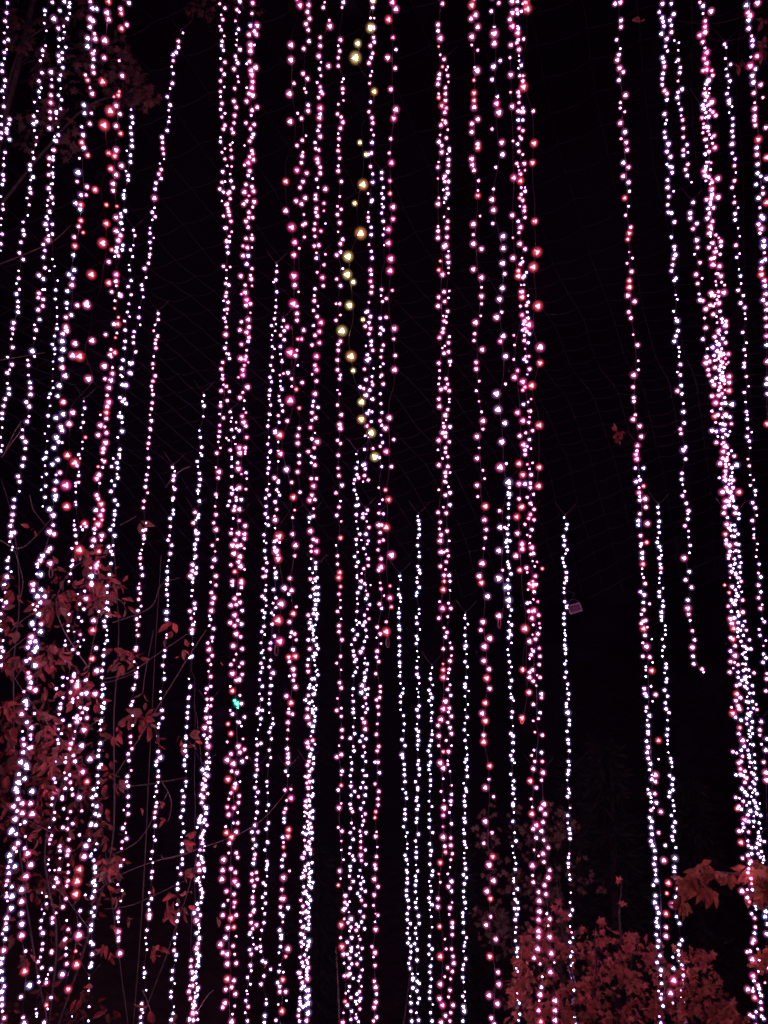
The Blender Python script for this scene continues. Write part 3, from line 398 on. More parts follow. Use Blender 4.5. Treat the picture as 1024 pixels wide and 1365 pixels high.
strand('cool white string under the pale wide spaced one, running to the bottom edge', 5.6, 3.6, 'CCW', '''677,643 679,650 677,656- 679,664- 678,672 678,678- 678,690C 678,700- 676,705 677,712 676,720C 675,723 676,729 677,735 677,749C 678,753 679,757 681,765 677,773 680,783- 678,791- 678,808 682,813 680,821- 678,829- 682,833 679,841 681,846 678,850 682,857- 677,866 678,873
679,882 682,889- 679,897 682,907 680,916 681,925- 682,930 685,934- 683,949 682,956 684,968- 681,978 684,981 684,990 684,1001 681,1007 683,1013 686,1017- 681,1032 685,1041C 683,1047- 685,1051 684,1058 687,1065- 684,1071 684,1074C 685,1083- 684,1095 686,1110 688,1121
683,1128- 684,1137- 686,1143 688,1151 687,1159 685,1171 685,1175 690,1185 685,1191 687,1199 690,1203 691,1211 686,1211 689,1219 687,1226 688,1236- 687,1243 687,1254 690,1264 689,1269 690,1276 691,1283 688,1290 691,1295 692,1305- 693,1313- 689,1325 690,1332 692,1337 690,1343 693,1352 691,1360''')
strand('outermost row of big red bulbs edging the dense pink column right of centre', 3.4, 7.2, 'RRPR', '''703,12R+ 698,116R+ 711,148P- 712,191R 710,217R+ 713,295R 716,336R+ 711,356R+ 717,408R+ 720,463P+ 720,484R 705,433H+ 709,514R+ 719,567R+ 719,623R 718,648R 697,675R- 709,730H+ 693,760R 710,780R+ 712,814H+ 700,838R+ 697,893R 705,923P- 723,758R-''', bottom=False)
strand('pink string edging the left of the dense pink column right of centre', 4.4, 5.0, 'PPHP', '''680,26P 683,35H+ 681,60P 680,77P 681,100P 681,123P- 683,142P 684,188-- 685,237H+ 683,287P 684,317P- 684,344P 691,361R+ 691,368R+ 695,389P 696,396R+ 694,408P- 696,420H+ 699,428H 685,447- 686,460- 685,479- 690,494 686,503P+ 697,509H+ 690,550H+ 697,561H+ 693,581P
698,593H+ 692,618R+ 697,633R+ 692,645H+ 692,665P+ 695,676R+ 689,689R+ 690,711 696,725H+ 696,732H+ 688,741P+ 702,757P 693,759R- 699,838R 706,855P 697,892P 706,903P 705,923R 696,957R*''', loop=(696, 962, 2.6, 2.6), bottom=False)
strand('fine violet and pink string in the heart of the dense pink column', 5.0, 3.9, 'PHVV', '''690,2V 697,5- 689,13P 695,15V 690,18V 690,35V 691,38V 690,44H+ 691,53P 698,52P 689,57P 692,66P+ 692,74- 692,81- 695,87 691,91- 693,101P 698,101P 697,108P 691,123P 692,128P 692,137P 697,144 691,148P 695,149P 698,149P 691,160B 697,160V 692,171H 697,174P 693,182P
695,185P 690,192 692,202P 697,206P 689,218 699,218P 691,222- 692,227- 700,227- 694,232P 694,241R+ 695,250P 700,250- 695,259P 700,255 693,264R 697,267 693,275- 699,276H 699,281P 700,290P 691,295 694,303P+ 692,310P 693,325P+ 700,332P 696,344- 694,352P 697,349V 702,363V
699,368C 697,370P 695,380- 699,380- 697,389H 704,394- 704,403 702,407P 694,408- 703,416- 704,424C 700,428P 698,432V 700,438H 697,440V 702,442P 699,447P 706,445 704,457 699,454P 700,465- 705,475 701,475P 699,479V 702,482V 706,492P 703,499- 700,516H 697,520H
708,532- 704,536- 698,539 704,548R- 707,548P 706,556- 705,563P 701,577P 710,574P 706,586 700,600P 703,595V 700,606P 708,598- 703,619- 710,617-  706,625- 700,645V+ 708,633P 707,644 707,650P 711,659 703,663P 707,671P 712,679P 709,673-''', bottom=False)
strand('lower half of the dense pink column right of centre, pink thinning to white', 4.9, 4.1, 'PPWH', '''707,686H 705,691H 712,693P 700,699P 709,706 707,715P 703,713- 696,727P 706,724- 708,739P 711,738 710,748- 716,749- 713,755- 703,763- 714,768 710,775H 709,780H 705,778- 715,779 704,786- 712,789 703,804 707,803- 711,799- 717,802 705,815P 709,815H 718,820P 709,824H+
719,831- 711,833- 720,837- 710,846- 717,845P 714,852P 709,865- 719,864 711,868V 708,873 706,878- 720,875P 719,886P 710,893P 706,896P 716,900- 720,903P 711,908P 715,914- 722,925 722,930 706,923P 711,939P 720,950C 718,958 711,961- 713,976- 723,980P 722,1003C 709,1007P
712,1000- 713,1015P 723,1015''', bottom=False)
strand('loose pink string dropping left into the maple shrub at the lower right', 4.6, 4.5, 'PWP', '''711,1025P 707,1041R+ 715,1050P 708,1065P 710,1076- 709,1085R+ 711,1105P 715,1100H+ 715,1117 712,1133- 718,1141- 710,1154P+ 710,1167P 711,1176P 718,1189P 719,1201P+ 719,1215P+ 718,1226P 718,1241P+ 718,1249P 717,1265P+ 712,1277 720,1285P 723,1302- 722,1316
720,1326P+ 719,1334- 718,1347 721,1362R+''')
strand('loose pink string dropping right into the maple shrub at the lower right', 4.7, 4.5, 'PWP', '''724,1030P 722,1040P+ 725,1072P+ 721,1078 727,1085P 724,1096P 722,1108 725,1120P+ 731,1130P 724,1138P 725,1149 733,1160P 731,1170P+ 726,1180P 728,1192 729,1218 733,1225P 731,1234- 733,1249P+ 735,1271P+ 739,1283- 734,1296P+ 740,1334P+ 740,1347P 740,1360P+''')
strand('single thin cool white string in the dark to the left of the small floodlight', 5.9, 3.6, 'CCW', '''752,690- 756,699 755,705 751,715 753,720 752,727 756,733 754,738- 750,744 751,750 753,755 755,763 755,770 755,774 753,777 752,784 752,790 753,802 756,808 756,810 752,818 752,824 752,832 753,840- 753,844- 754,847 753,853 753,860 754,865 754,871 755,881- 753,885
755,896 753,903 757,912 756,918- 758,925 758,932- 755,938 755,942 757,950+ 759,960 759,966 756,975 757,986 758,991 759,1001 758,1015 759,1020 758,1027 757,1032 756,1040- 758,1052 759,1057 757,1062 760,1077- 757,1087 757,1097 759,1105 760,1111 760,1118 759,1138P-
758,1143 758,1151 758,1156 759,1166 760,1172 761,1190- 760,1203- 763,1213 760,1220 760,1235- 762,1243P- 764,1250- 760,1256 762,1264 763,1268 761,1275 763,1283 761,1288 761,1295 763,1303 765,1310 765,1320 765,1334 766,1356''')
strand('upper part of the pink string that borders the wide dark gap on the right', 4.8, 4.6, 'WWP', '''827,3P 820,5 828,27 828,36P 822,53 827,65- 825,73 823,80P 826,91P 831,96P 825,107 834,127P 827,137P 827,144- 833,149P 827,164P 833,176 828,185 835,190P 836,200P 831,217 838,223P 831,235P 838,243 839,255 833,264R 838,275- 834,287 841,303P 839,311R 837,319R
839,336- 843,344- 836,351P 842,362P 839,374R 839,383R+ 837,394P 846,402P 838,416P 841,424P 844,446-- 850,460P 851,481- 851,493- 845,500P+ 844,516P 845,530 845,535P 847,553P 844,559P 853,568P 855,582P''', bottom=False)
strand('lower part of the string bordering the wide dark gap, pink turning cool white', 4.9, 4.2, 'WCWV', '''850,594H+ 849,601V 848,606H+ 849,612H+ 847,624 858,624 852,635- 848,642V+ 853,640V 852,650- 858,648R+ 852,657H+ 853,662- 860,665P+ 853,667V 861,676P 853,685P 851,694C 851,700B 863,698P+ 854,714P 862,723R 855,725V 854,728 856,737 856,744 857,752R+ 856,758-
856,765- 858,770- 860,778P 854,789 859,793 858,803 866,805P 858,813P 855,819 858,828P 861,827P 855,831P 858,838R+ 863,836P 860,847 869,852- 857,857- 862,862P+ 857,875 866,876P 870,883- 861,889- 861,893- 869,894R+ 861,902- 859,918 868,915- 860,925V 862,928 874,926P
870,935- 862,943 861,948 866,954 863,960- 864,967 864,975V 864,978 862,988 864,996 863,1003 864,1011 867,1018C 878,987R+ 878,1012-
866,1026C 869,1033- 869,1039 874,1033P+ 874,1042P 864,1052 866,1058 868,1063C 868,1069C 873,1058P 875,1070 868,1080 871,1077 881,1082P+ 866,1090C 869,1095C 868,1103C 878,1110P 869,1112C 868,1121 870,1127C 873,1134 887,1127 873,1144 872,1152 885,1147P+ 874,1160 874,1166C 875,1174C
871,1180C 891,1177R+ 889,1191R+ 874,1194C 873,1203C 876,1210 896,1206P+ 878,1217C 876,1224C 888,1218R+ 875,1229C 877,1235C 888,1236P 875,1246C 888,1248P+ 878,1254C 877,1262C 880,1274 876,1283 881,1293C 897,1276- 881,1300- 898,1291 882,1311C 898,1307H* 878,1321- 882,1325-
894,1324P+ 881,1331 884,1341 897,1337- 879,1355- 881,1364''')
strand('cool white string just right of the one bordering the wide dark gap', 5.6, 3.7, 'CCW', '''877,676 878,684 879,695 878,702 879,710+ 877,717- 876,723 879,729+ 881,734- 882,740- 879,744 880,752 881,757P 881,763 879,771- 879,777- 884,784- 879,789 879,795 884,801 884,808 882,816 882,822 882,827 887,834- 887,840- 887,846- 883,852 885,862 883,867- 883,875
888,885 888,890 886,897 889,905 888,909 886,920 890,928 887,937 888,945 892,950 890,960 890,972 889,980 890,987- 890,992- 891,1003- 894,1011 895,1016 896,1022 893,1034 897,1038 896,1046 897,1053 893,1056 892,1062 897,1067 898,1074 899,1081- 895,1087 900,1096 897,1102
899,1108 896,1115 897,1120 901,1130C+ 900,1144C+ 899,1156 899,1162 900,1170 903,1185P 901,1196C 896,1207 902,1222C 906,1231 909,1253 906,1259 904,1267 905,1273 905,1280 909,1286 910,1293P 911,1300P 911,1306P 909,1313 907,1320P 908,1330 912,1335- 907,1342 908,1350P
908,1353 913,1362''')
strand('violet white string left of the densest right-hand rope, curling out at its end', 5.3, 4.0, 'WWVC', '''883,5 879,16 883,24V+ 884,29V 885,35V 882,45 889,52 887,62 890,68 883,77 885,83 886,89P 884,98 883,105 883,113 886,121P 889,125P 889,133 886,152 889,160- 887,165 886,176 887,183 891,192+ 889,202 894,209 889,219 893,222B 896,223 896,230 890,240 890,250 898,255
892,262 890,273 891,283 895,284 899,296 895,316 899,329 899,333B 900,340V+ 898,345P 897,353 895,361 901,371V 899,374 901,393- 903,399- 898,415 903,428+ 901,424- 904,441 901,448 899,455 905,463 906,469- 905,475- 907,486 903,496- 907,500 908,514 903,521P 909,525 911,538-
911,549+ 912,564 907,572P 908,578P 914,596 911,600V+ 914,612 909,631 909,639 910,646- 913,655- 910,661 915,671 918,681 917,685- 917,692 913,701P 918,708- 918,716- 920,727 919,737- 912,744P+ 919,762 914,773 922,783 917,800 917,811P+ 918,819P 920,827 923,841P 926,853
923,863P+ 924,875 925,885 936,892P 938,896-''', bottom=False)
strand('short violet string that ends high up beside the right-hand rope', 5.5, 3.9, 'VWWP', '''895,5 898,19 893,27V 895,34V 895,43 899,54- 905,57- 904,67- 904,80 901,83- 907,90 906,97 904,108P 909,119 904,123V 903,130 905,138 908,146 908,154- 910,160 911,171P 911,183P 916,193 911,200 911,207V 917,203- 917,219P 914,226P 916,234 922,243-''', bottom=False)
strand('loose string of pale bulbs resuming below the short violet one on the right', 5.0, 4.4, 'WWP', '''924,270 920,284 920,291 929,298 924,305 929,320 930,330 926,339- 933,350 928,366P 936,371- 930,378P 932,392- 933,400 937,401 941,412P 939,424P 937,452 941,437P 943,465- 942,476 941,484P+ 944,493P 945,500P 949,508 952,513 954,537H+ 950,528 949,548 953,555R+ 954,563P 949,574''', bottom=False)
strand('rope of pink, red and white bulbs from the top edge at the far right', 4.5, 4.5, 'PWVHW', '''933,3P 937,8 937,18- 948,15P+ 940,28H+ 940,43P+ 933,47H+ 937,56P 940,64V 942,70H+ 939,78H 942,93H+ 937,94H 949,94H+ 945,107 940,125P+ 949,136P+ 937,140V 938,145 936,157 954,154 938,170 944,170 952,181H+ 937,177P 940,186P 953,197H+ 945,202P 940,205V 942,216-
948,217- 939,228H+ 941,222 947,226- 940,234 941,241- 957,238P+ 949,243P 949,252H+ 942,266P 957,263P+ 947,270V 951,277P+ 944,278V 946,285 943,291 950,295P 947,302H+ 946,311P+ 961,322 950,324P+ 945,330P 961,328 953,336H 948,345P 960,339 950,353H+ 959,355H+ 955,365P
961,368 954,375- 966,380- 948,391P+ 965,390P+ 952,394 948,395- 958,404H+ 947,407P 941,412P 951,408 951,419P 956,430- 967,434P+ 968,428P 968,443 958,441P 953,449P 958,459V+ 967,457 950,463 956,468V 960,470P+ 971,472 952,474 946,482P 955,480- 967,478- 953,490P 959,493
971,483- 954,504 972,502H+ 960,500- 972,510P 972,521R+ 952,513P 960,516P 949,528P 954,537H 976,539C+ 962,538 967,553P+ 973,556V 957,553P 975,565 960,565- 955,575V 964,573V+ 973,575- 957,582- 964,583 955,590P 962,592- 967,595P+ 964,602H+ 975,601V 963,611P 979,608P
968,613P+ 960,618P+ 982,620C+ 967,628P 976,630- 959,637 967,640V+ 972,640V 977,640P 968,650P 963,656P+ 977,650V 985,656R+ 968,668H+ 972,668P 978,668 966,676P 981,677''', fill=7, bottom=False)
strand('fine cool strand woven through the upper part of the far right rope', 5.0, 3.3, 'CVWW', '''943,107 946,118 941,150 944,175 942,195 945,216 943,235 948,262 946,283 949,305 952,345- 957,365 955,380 958,395 953,405- 960,415 963,430 955,455 962,465 958,478 965,490 961,507- 958,520 966,530 961,545 968,555 963,565 970,580 965,590 971,605 968,622 975,635 970,655 978,675''', fill=9, bottom=False)
strand('left strand of the dense white rope at the lower far right', 4.6, 4.0, 'VWPC', '''965,684P+ 970,690V 969,699P+ 967,712R+ 972,704 968,725P 972,727P+ 973,735 972,740P 974,754V 971,744 975,762 973,770- 966,780R 972,790R+ 976,782 975,800 971,808P 978,804 975,815 974,825P+ 979,824 976,831P+ 978,838R+ 974,850 977,852R+ 980,861P 974,868 980,874P+
979,883P 974,882P 973,896P 984,886 984,896V 984,903 982,914P 986,912 982,925R+ 987,930 981,934P 986,945P+ 975,943P 984,941 977,951R+ 988,960 986,970R 990,987P+ 985,978 992,995V 988,1000 977,1002P 990,1008 985,1017P 988,1015 987,1025H 993,1028 991,1034C 995,1037 993,1043P
989,1052C 993,1056C 996,1060 989,1051 999,1070C 1000,1081C+ 993,1093H+ 998,1095C 981,1033 981,1063P 983,1078R 985,1108P 988,1123R+ 998,1109 997,1121 1002,1130C 1002,1138C 1001,1148 990,1144P 999,1151 998,1158P 1001,1171P 1002,1178P 1003,1186C 989,1188P+ 999,1202R+
1002,1218 1008,1212- 1006,1224P 1007,1236P 1006,1244 1005,1253P+ 1003,1257P 1000,1268P 996,1269P 1010,1265- 1003,1279P+ 1012,1280- 1004,1301H+ 1011,1295- 997,1319P+ 1006,1330R+ 1012,1318C 1015,1327C 1014,1336 1000,1353P 1015,1345P 1018,1358''', fill=7)
strand('right strand of the dense white rope at the lower far right', 4.8, 3.8, 'CVWC', '''980,684P+ 985,685 979,700B 980,707 979,715 984,712 981,725P+ 985,726 985,735 981,734P 986,742 980,751 988,750 981,766P 987,763 988,775P 989,789 982,791 990,800P 990,816P+ 985,820 987,840 993,828 995,840P 991,847 999,853 993,862P 996,865 990,872V 995,878 1001,865 998,893C
994,892P 993,903V+ 996,910 989,907 1005,897P 1003,914 999,924C 996,918 1004,924 1003,935 998,936C 1004,944 1008,939P 1009,946P 1001,950V 1003,962 999,954 1002,970C 1003,978 1000,982 1004,993 1006,1006 999,1010C 1006,1016C 1000,1016 1007,1024C 1005,1032 1008,1038 1006,1045
1006,1053C 1009,1058C 1013,1071 1005,1067 1010,1078 1009,1085C 1014,1087 1012,1097C 1011,1110 1014,1120C 1010,1118V 1019,1122 1015,1135 1018,1146 1013,1126 1016,1154P 1020,1161''', fill=6.5, bottom=False)
strand('third fine strand filling the dense white rope at the lower far right', 5.0, 3.5, 'CWV', '''975,700V 979,745 983,770 981,800 984,830 988,855 990,885 993,915 995,935 996,965 997,1000 1002,1030 1000,1050 1008,1075 1005,1095 1012,1115 1008,1130 1017,1150''', fill=7, bottom=False)
strand('sparse pale bulbs between the rope and the right edge of the picture', 5.1, 4.4, 'WWPV', '''1015,962 1013,973P 1013,980P 1018,1016P+ 1021,1000 1022,985 1015,992- 1021,1030P+ 1022,1040P+ 1023,1205C 1021,1215C 1020,1222B 1023,1232C 1022,1245 1021,1275 1023,1290 1020,1310-''', bottom=False)
strand('thin cool string left of the rightmost one, wandering toward the edge', 5.4, 3.7, 'CWWV', '''966,59 968,63 967,78 974,86 968,92- 970,101 973,108V 971,117- 969,125 972,134+ 972,138 976,142- 972,150- 977,158 977,167 976,175 977,182 976,192+ 976,204 980,212 979,221P 981,230- 979,241P 976,250 979,262- 979,270P 984,277- 980,285 980,293 984,304- 986,315- 981,327P 986,338-
982,343 985,359- 987,368 988,378- 984,387 991,394 987,404 993,410 993,418- 994,425 990,443 995,457- 992,466+ 994,474- 992,484 992,489 995,502P 998,515- 992,523 994,536 995,549 996,553V 996,559 997,571 1002,576 996,582 999,588 1000,597- 997,612P 999,621P 1000,633- 1005,640-
1000,647 1007,654 1007,660- 1003,670 1007,677 1009,687- 1003,694 1005,705 1005,713- 1005,717P 1010,725- 1009,733- 1008,742- 1012,752 1011,764P 1014,769 1011,780 1014,789 1011,797P 1016,806- 1014,811P 1016,825- 1019,829 1012,839 1013,847 1021,854 1018,861- 1018,872 1021,877 1017,883
1022,898P 1022,905P 1021,921P''', bottom=False)
strand('rightmost string at the upper right, white with big red bulbs', 4.3, 4.8, 'WWVP', '''1010,4P+ 995,7C 997,17H 1000,21H+ 998,27C 998,38 1002,48- 1003,54V 1003,61V 1001,76C- 1009,75H 1000,88H+ 1007,92 1003,101 1004,110 1014,113P 1005,124 1017,130P- 1006,137- 1006,145 1006,155P+ 1006,160P 1007,167P 1021,170 1011,186R+ 1009,197 1009,206 1022,210R+ 1010,219
1010,231C 1014,235C 1008,246C 1017,250- 1022,238V 1011,264C 1017,258 1022,270R+ 1013,277- 1015,288 1017,291V+ 1011,299V+ 1015,305P+ 1013,311 1018,321 1018,328C+ 1019,337- 1020,346V 1016,349 1015,358P 1015,366R+ 1019,374 1020,381 1021,392 1017,400 1022,405 1022,413 1021,424P+
1022,435 1022,448H 1022,460B 1023,482 1023,505 1022,512C 1023,525 1023,565R+''', bottom=False)
strand('fine string of pale dots running along the far left rope, among the leaves', 4.9, 3.3, 'WWV', '''112,535- 113,544 110,553- 111,563 108,570- 114,583R+ 110,589 110,598- 105,606 107,611- 103,621 105,629- 105,634 101,644 101,648 105,643P 101,656- 101,669 101,673 99,694- 99,700 100,706 101,714 102,724 96,731 97,747 95,755 97,753 94,765 92,775- 108,702- 110,706 115,702
104,792- 113,788 115,798 106,805 112,812 105,823 109,828 92,819 91,834 91,841 99,842- 87,854- 87,860 107,846H 112,853 104,855- 107,862- 97,866 104,871 88,880 99,902P 99,898 90,904 84,903 96,908P 75,918 84,914 94,923 104,920P 84,930 97,932 81,938 80,944+ 79,952 84,960 76,963 78,972
82,978 77,986 78,991 74,1015 73,1020 72,1038 74,1043 74,1055P+ 70,1064 69,1073 73,1083 72,1092 66,1103- 69,1114 67,1119P 66,1125P 65,1146- 64,1152 66,1160 56,1190- 62,1195 62,1205 56,1212- 59,1218 55,1227 54,1237 57,1244+ 57,1258 56,1266 54,1276 51,1282P 56,1290
51,1302V 52,1309 48,1345- 49,1351 49,1355-''', bottom=False)
strand('fine pale string through the middle of the lower left leaves', 4.6, 3.7, 'WPWW', '''103,915P+ 98,901 104,908 114,907 109,925 104,930 97,936 107,943 110,950 113,944 103,954 98,957 103,962P+ 101,957 107,958 93,967 100,975- 98,985P 95,991P+ 93,998P 98,1007P 88,1010- 100,1015+ 87,1016 86,1030- 93,1033 88,1038 94,1043P 87,1051 96,1051P 83,1062 83,1065
97,1059P 85,1078 94,1082P 90,1091P 97,1098 84,1103 90,1105 92,1119P 80,1128 80,1134 91,1134P+ 90,1140P 80,1144- 91,1153P 79,1159 73,1160- 91,1163P 75,1171 77,1176P 91,1174P 72,1182 89,1181P 84,1209P+ 75,1217 70,1224 70,1230 89,1227- 91,1239P 86,1253P 88,1251P 88,1264 69,1270P 88,1273
69,1268P 89,1285 68,1292 64,1299- 62,1310P+ 62,1305- 68,1330 59,1363''', fill=14, bottom=False)


CORDH = []
def parse(data):
    out = []
    for tok in data.split():
        mods = ''.join(ch for ch in tok if ch.isalpha() or ch in '+-*')
        xy = tok.rstrip('ABCDEFGHIJKLMNOPQRSTUVWXYZ+-*')
        x, y = xy.split(',')
        out.append([float(x), float(y), mods])
    return out
GROUP = 'strings of small lights hanging in the dark'
n_bulbs = 0
def make_strand(rec):
    global n_bulbs
    label, D, size, pal, data, fill, loop, bottom = rec
    if pal.count('C') >= 2: pal = pal.replace('W', 'L')
    B = parse(data); B.sort(key=lambda b: b[1])
    pts = [(b[0], b[1]) for b in B]
    if fill:
        extra = []
        for (x0, y0, _), (x1, y1, _) in zip(B, B[1:]):
            g = math.hypot(x1-x0, y1-y0)
            if g > 1.75*fill and g < 9*fill:
                k = int(round(g/fill))
                for i in range(1, k):
                    if R.random() < .88:
                        t = i/k
                        extra.append([x0+(x1-x0)*t + R.uniform(-3.6, 3.6), y0+(y1-y0)*t + R.uniform(-2, 2),
                                      '-' if R.random() < .4 else ''])
        B += extra; B.sort(key=lambda b: b[1])
    # centre line of the cord
    def centre(y, w):
        sx = sw = 0
        for b in B:
            q = math.exp(-((b[1]-y)/w)**2)
            sx += b[0]*q; sw += q
        return sx/sw if sw > 1e-9 else None
    y0, y1 = B[0][1], B[-1][1]
    starts_above = y0 < 30; goes_below = bottom and y1 > 1300
    if goes_below:
        yb = max(b[1] for b in B) + 9; k = 0
        while yb < 1400 and k < 8:
            B.append([centre(1340, 25) + R.uniform(-3, 3), yb, '']); yb += R.uniform(7, 11); k += 1
    if starts_above:
        yb = y0 - 9
        while yb > -45:
            B.append([centre(25, 30) + R.uniform(-3, 3), yb, '']); yb -= R.uniform(8, 14) * max(1, size/4.5)
    B.sort(key=lambda b: b[1])
    ya = B[0][1] - (160 if starts_above else 4); yz = B[-1][1] + (60 if goes_below else 3)
    w = 14 if size < 4.5 else 26
    cpts = []
    y = ya
    while y <= yz + .1:
        yy = min(max(y, B[0][1]), B[-1][1])
        x = centre(yy, w) or B[0][0]
        p = at(x + 1.2*noise.noise(Vector((y*.03, D*7, x*.01))), y, D); cpts.append(p); y += 9
    base = cpts[-1]
    root = empty('light_string', base, label, 'light string', GROUP)
    mb = MB(); mb.tube(cpts, .0016 if size < 4.5 else .0022, 4)
    mb.build('cord', M_WIRE, root)
    if loop:
        lx, ly, lw_, lh = loop; lb = MB(); lp = []
        for i in range(15):
            t = 2*math.pi*i/14
            lp.append(at(lx + lw_*math.sin(t)*(.75+.25*math.cos(t)*-1), ly - lh*math.cos(t), D-.01))
        lb.tube(lp, .0027, 5); lb.build('hook', M_HOOK, root)
    if not starts_above and D > 4.2 and y0 > 40:          # tied to the net by two fine threads
        k = cpts[0]; u = pxsize(y0, D); tb = MB()
        tb.tube([k + Vector((-13*u, 0, 17*u)), k + Vector((-5*u, 0, 5*u)), k, k + Vector((6*u, 0, 5*u)), k + Vector((15*u, 0, 15*u))], .0009, 3)
        tb.tube([k + Vector((-.003, 0, .004)), k + Vector((.003, 0, -.008))], .004, 5)
        tb.build('tie', M_TIE, root)
    # bulbs, the largest first as parts
    items = []
    for x, y, md in B:
        code = next((ch for ch in md if ch.isalpha()), None) or R.choice(pal)
        f = R.uniform(.84, 1.12)
        if R.random() < .12: f *= .66
        if '-' in md: f = R.uniform(.45, .62)
        if '+' in md: f *= 1.35
        if '*' in md: f *= 1.8
        s = size*f*(.9 if 0 < fill < 7 else 1)
        items.append((s, x, y, code))
    items.sort(key=lambda t: -t[0])
    rest = MB(); rest_mats = []
    for i, (s, x, y, code) in enumerate(items):
        big = s > 6.0
        d = D + R.uniform(-.03, .03)
        p = at(x, y, d) ; wsz = (s if s < 5.5 else 5.5 + (s-5.5)*.62)*.74*pxsize(y, d)
        me = get_bulb(code, big)
        roll = math.radians(R.gauss(0, 16)); yaw = math.radians(R.uniform(-22, 22))
        if y > 980: roll -= math.radians(-35 if x < 300 else (10 if x < 700 else -15)) * min(1, (y-980)/150)  # cones turned to follow the flare direction across the view
        M = Matrix.Rotation(-roll, 4, 'Y') @ Matrix.Rotation(yaw, 4, 'Z')
        if i < 100:
            o = bpy.data.objects.new('bulb', me); col.objects.link(o)
            o.parent = root; o.location = p - base; o.scale = (wsz,)*3
            o.rotation_euler = M.to_euler()
        else:
            off = len(rest.v); T = Matrix.Translation(p) @ M @ Matrix.Scale(wsz, 4)
            rest.v += [T @ v.co for v in me.vertices]
            idx = []
            for m in me.materials:
                if m not in rest_mats: rest_mats.append(m)
                idx.append(rest_mats.index(m))
            for pl in me.polygons:
                rest.f.append(tuple(off + v for v in pl.vertices)); rest.m.append(idx[pl.material_index])
        n_bulbs += 1
    if rest.v:
        o = rest.build('small_bulbs', rest_mats, root, True); o['kind'] = 'stuff'
    return root
for rec in S: make_strand(rec)
print('strands', len(S), 'bulbs', n_bulbs)

# ------------------------------------------------------------------ the net overhead, sagging at its far edge
def net_z(y):
    tab = [(0.2, 2.02), (2.4, 1.97), (3.3, 1.76), (4.0, 1.72), (4.9, 1.60), (5.7, 1.36), (6.2, 1.02), (6.6, .74), (7.0, .34)]
    for (a, za), (b, zb) in zip(tab, tab[1:]):
        if y <= b: return za + (zb-za)*max(0, (y-a)/(b-a))
    return tab[-1][1]
def build_net():
    mb = MB(); ang = math.radians(25); ux, uy = math.sin(ang), math.cos(ang)
    vx, vy = uy, -ux; cell = .158; n = 62
    def node(i, j):
        q = Vector((i*.33, j*.33, 3)); w = noise.noise_vector(q)*.028 + noise.noise_vector(q*.3 + Vector((9, 9, 9)))*.09
        x = (i*ux + j*vx)*cell + w.x; y = (i*uy + j*vy)*cell + w.y + 2.0
        return x, y, w.z*.8
    def P(x, y, dz): return Vector((x, y, net_z(y) + dz))
    def ok(x, y): return .6 < y < 6.95 and abs(x) < 5.2
    for fam in (0, 1):
        for a in range(-n, n):
            run = []
            for b in range(-n, n):
                i, j = (b, a) if fam == 0 else (a, b)
                x, y, dz = node(i, j)
                if not ok(x, y):
                    if len(run) > 1: mb.tube(run, .0007, 3)
                    run = []; continue
                run.append(P(x, y, dz))
                i2, j2 = (b+1, a) if fam == 0 else (a, b+1)
                x2, y2, dz2 = node(i2, j2)
                if ok(x2, y2):            # every mesh side sags a little between its knots
                    s = .012 if fam == 0 else .034 + .02*noise.noise(Vector((i, j, .5)))
                    for t in (.33, .66):
                        xm, ym = x+(x2-x)*t, y+(y2-y)*t
                        run.append(P(xm + (vx if fam == 0 else ux)*s*.4, ym + (vy if fam == 0 else uy)*s*-.4, dz+(dz2-dz)*t - s*.6))
            if len(run) > 1: mb.tube(run, .0007, 3)
    o = mb.build('overhead_net', M_NET)
    tag(o, 'fine wide meshed net stretched overhead in front of the black night sky', 'net')
build_net()

# ------------------------------------------------------------------ leaves
def leaf(mb, p, d, nrm, L, W, mi, curl=.25, fold=.25):
    """pointed leaf of eight faces, folded along its rib and curling over"""
    d = d.normalized(); s = d.cross(nrm)
    if s.length < 1e-4: s = d.cross(Vector((1, .3, .2)))
    s.normalize(); n = s.cross(d)
    prof = [(0, .05), (.22, .36), (.50, .50), (.78, .30), (1, 0.0)]
    b = len(mb.v)
    for t, w in prof:
        c = p + d*(L*t) - n*(curl*L*t*t)
        mb.v += [c + s*(w*W) + n*(fold*w*W), c, c - s*(w*W) + n*(fold*w*W)]
    for i in range(len(prof)-1):
        q = b+3*i
        mb.f.append((q, q+1, q+4, q+3)); mb.m.append(mi)
        mb.f.append((q+1, q+2, q+5, q+4)); mb.m.append(mi)
def maple(mb, p, d, nrm, L, mi):
    d = d.normalized(); s = d.cross(nrm); s = s.normalized() if s.length > 1e-4 else Vector((1, 0, 0)); n = s.cross(d)
    out = [(0, 0), (-.12, .28), (-.52, .20), (-.34, .42), (-.60, .66), (-.26, .62), (-.16, .80), (0, 1.05), (.16, .80), (.26, .62), (.60, .66), (.34, .42), (.52, .20), (.12, .28)]
    c = len(mb.v); mb.v.append(p + d*L*.42 + n*L*.06)
    for x, y in out: mb.v.append(p + s*x*L + d*y*L - n*L*.25*(x*x + .3*y*y))
    for k in range(len(out)):
        mb.f.append((c, c+1+k, c+1+(k+1) % len(out))); mb.m.append(mi)
def rvec(r=R):
    while True:
        v = Vector((r.uniform(-1, 1), r.uniform(-1, 1), r.uniform(-1, 1)))
        if .05 < v.length < 1: return v.normalized()
TOCAM = Vector((0, -1, 0))

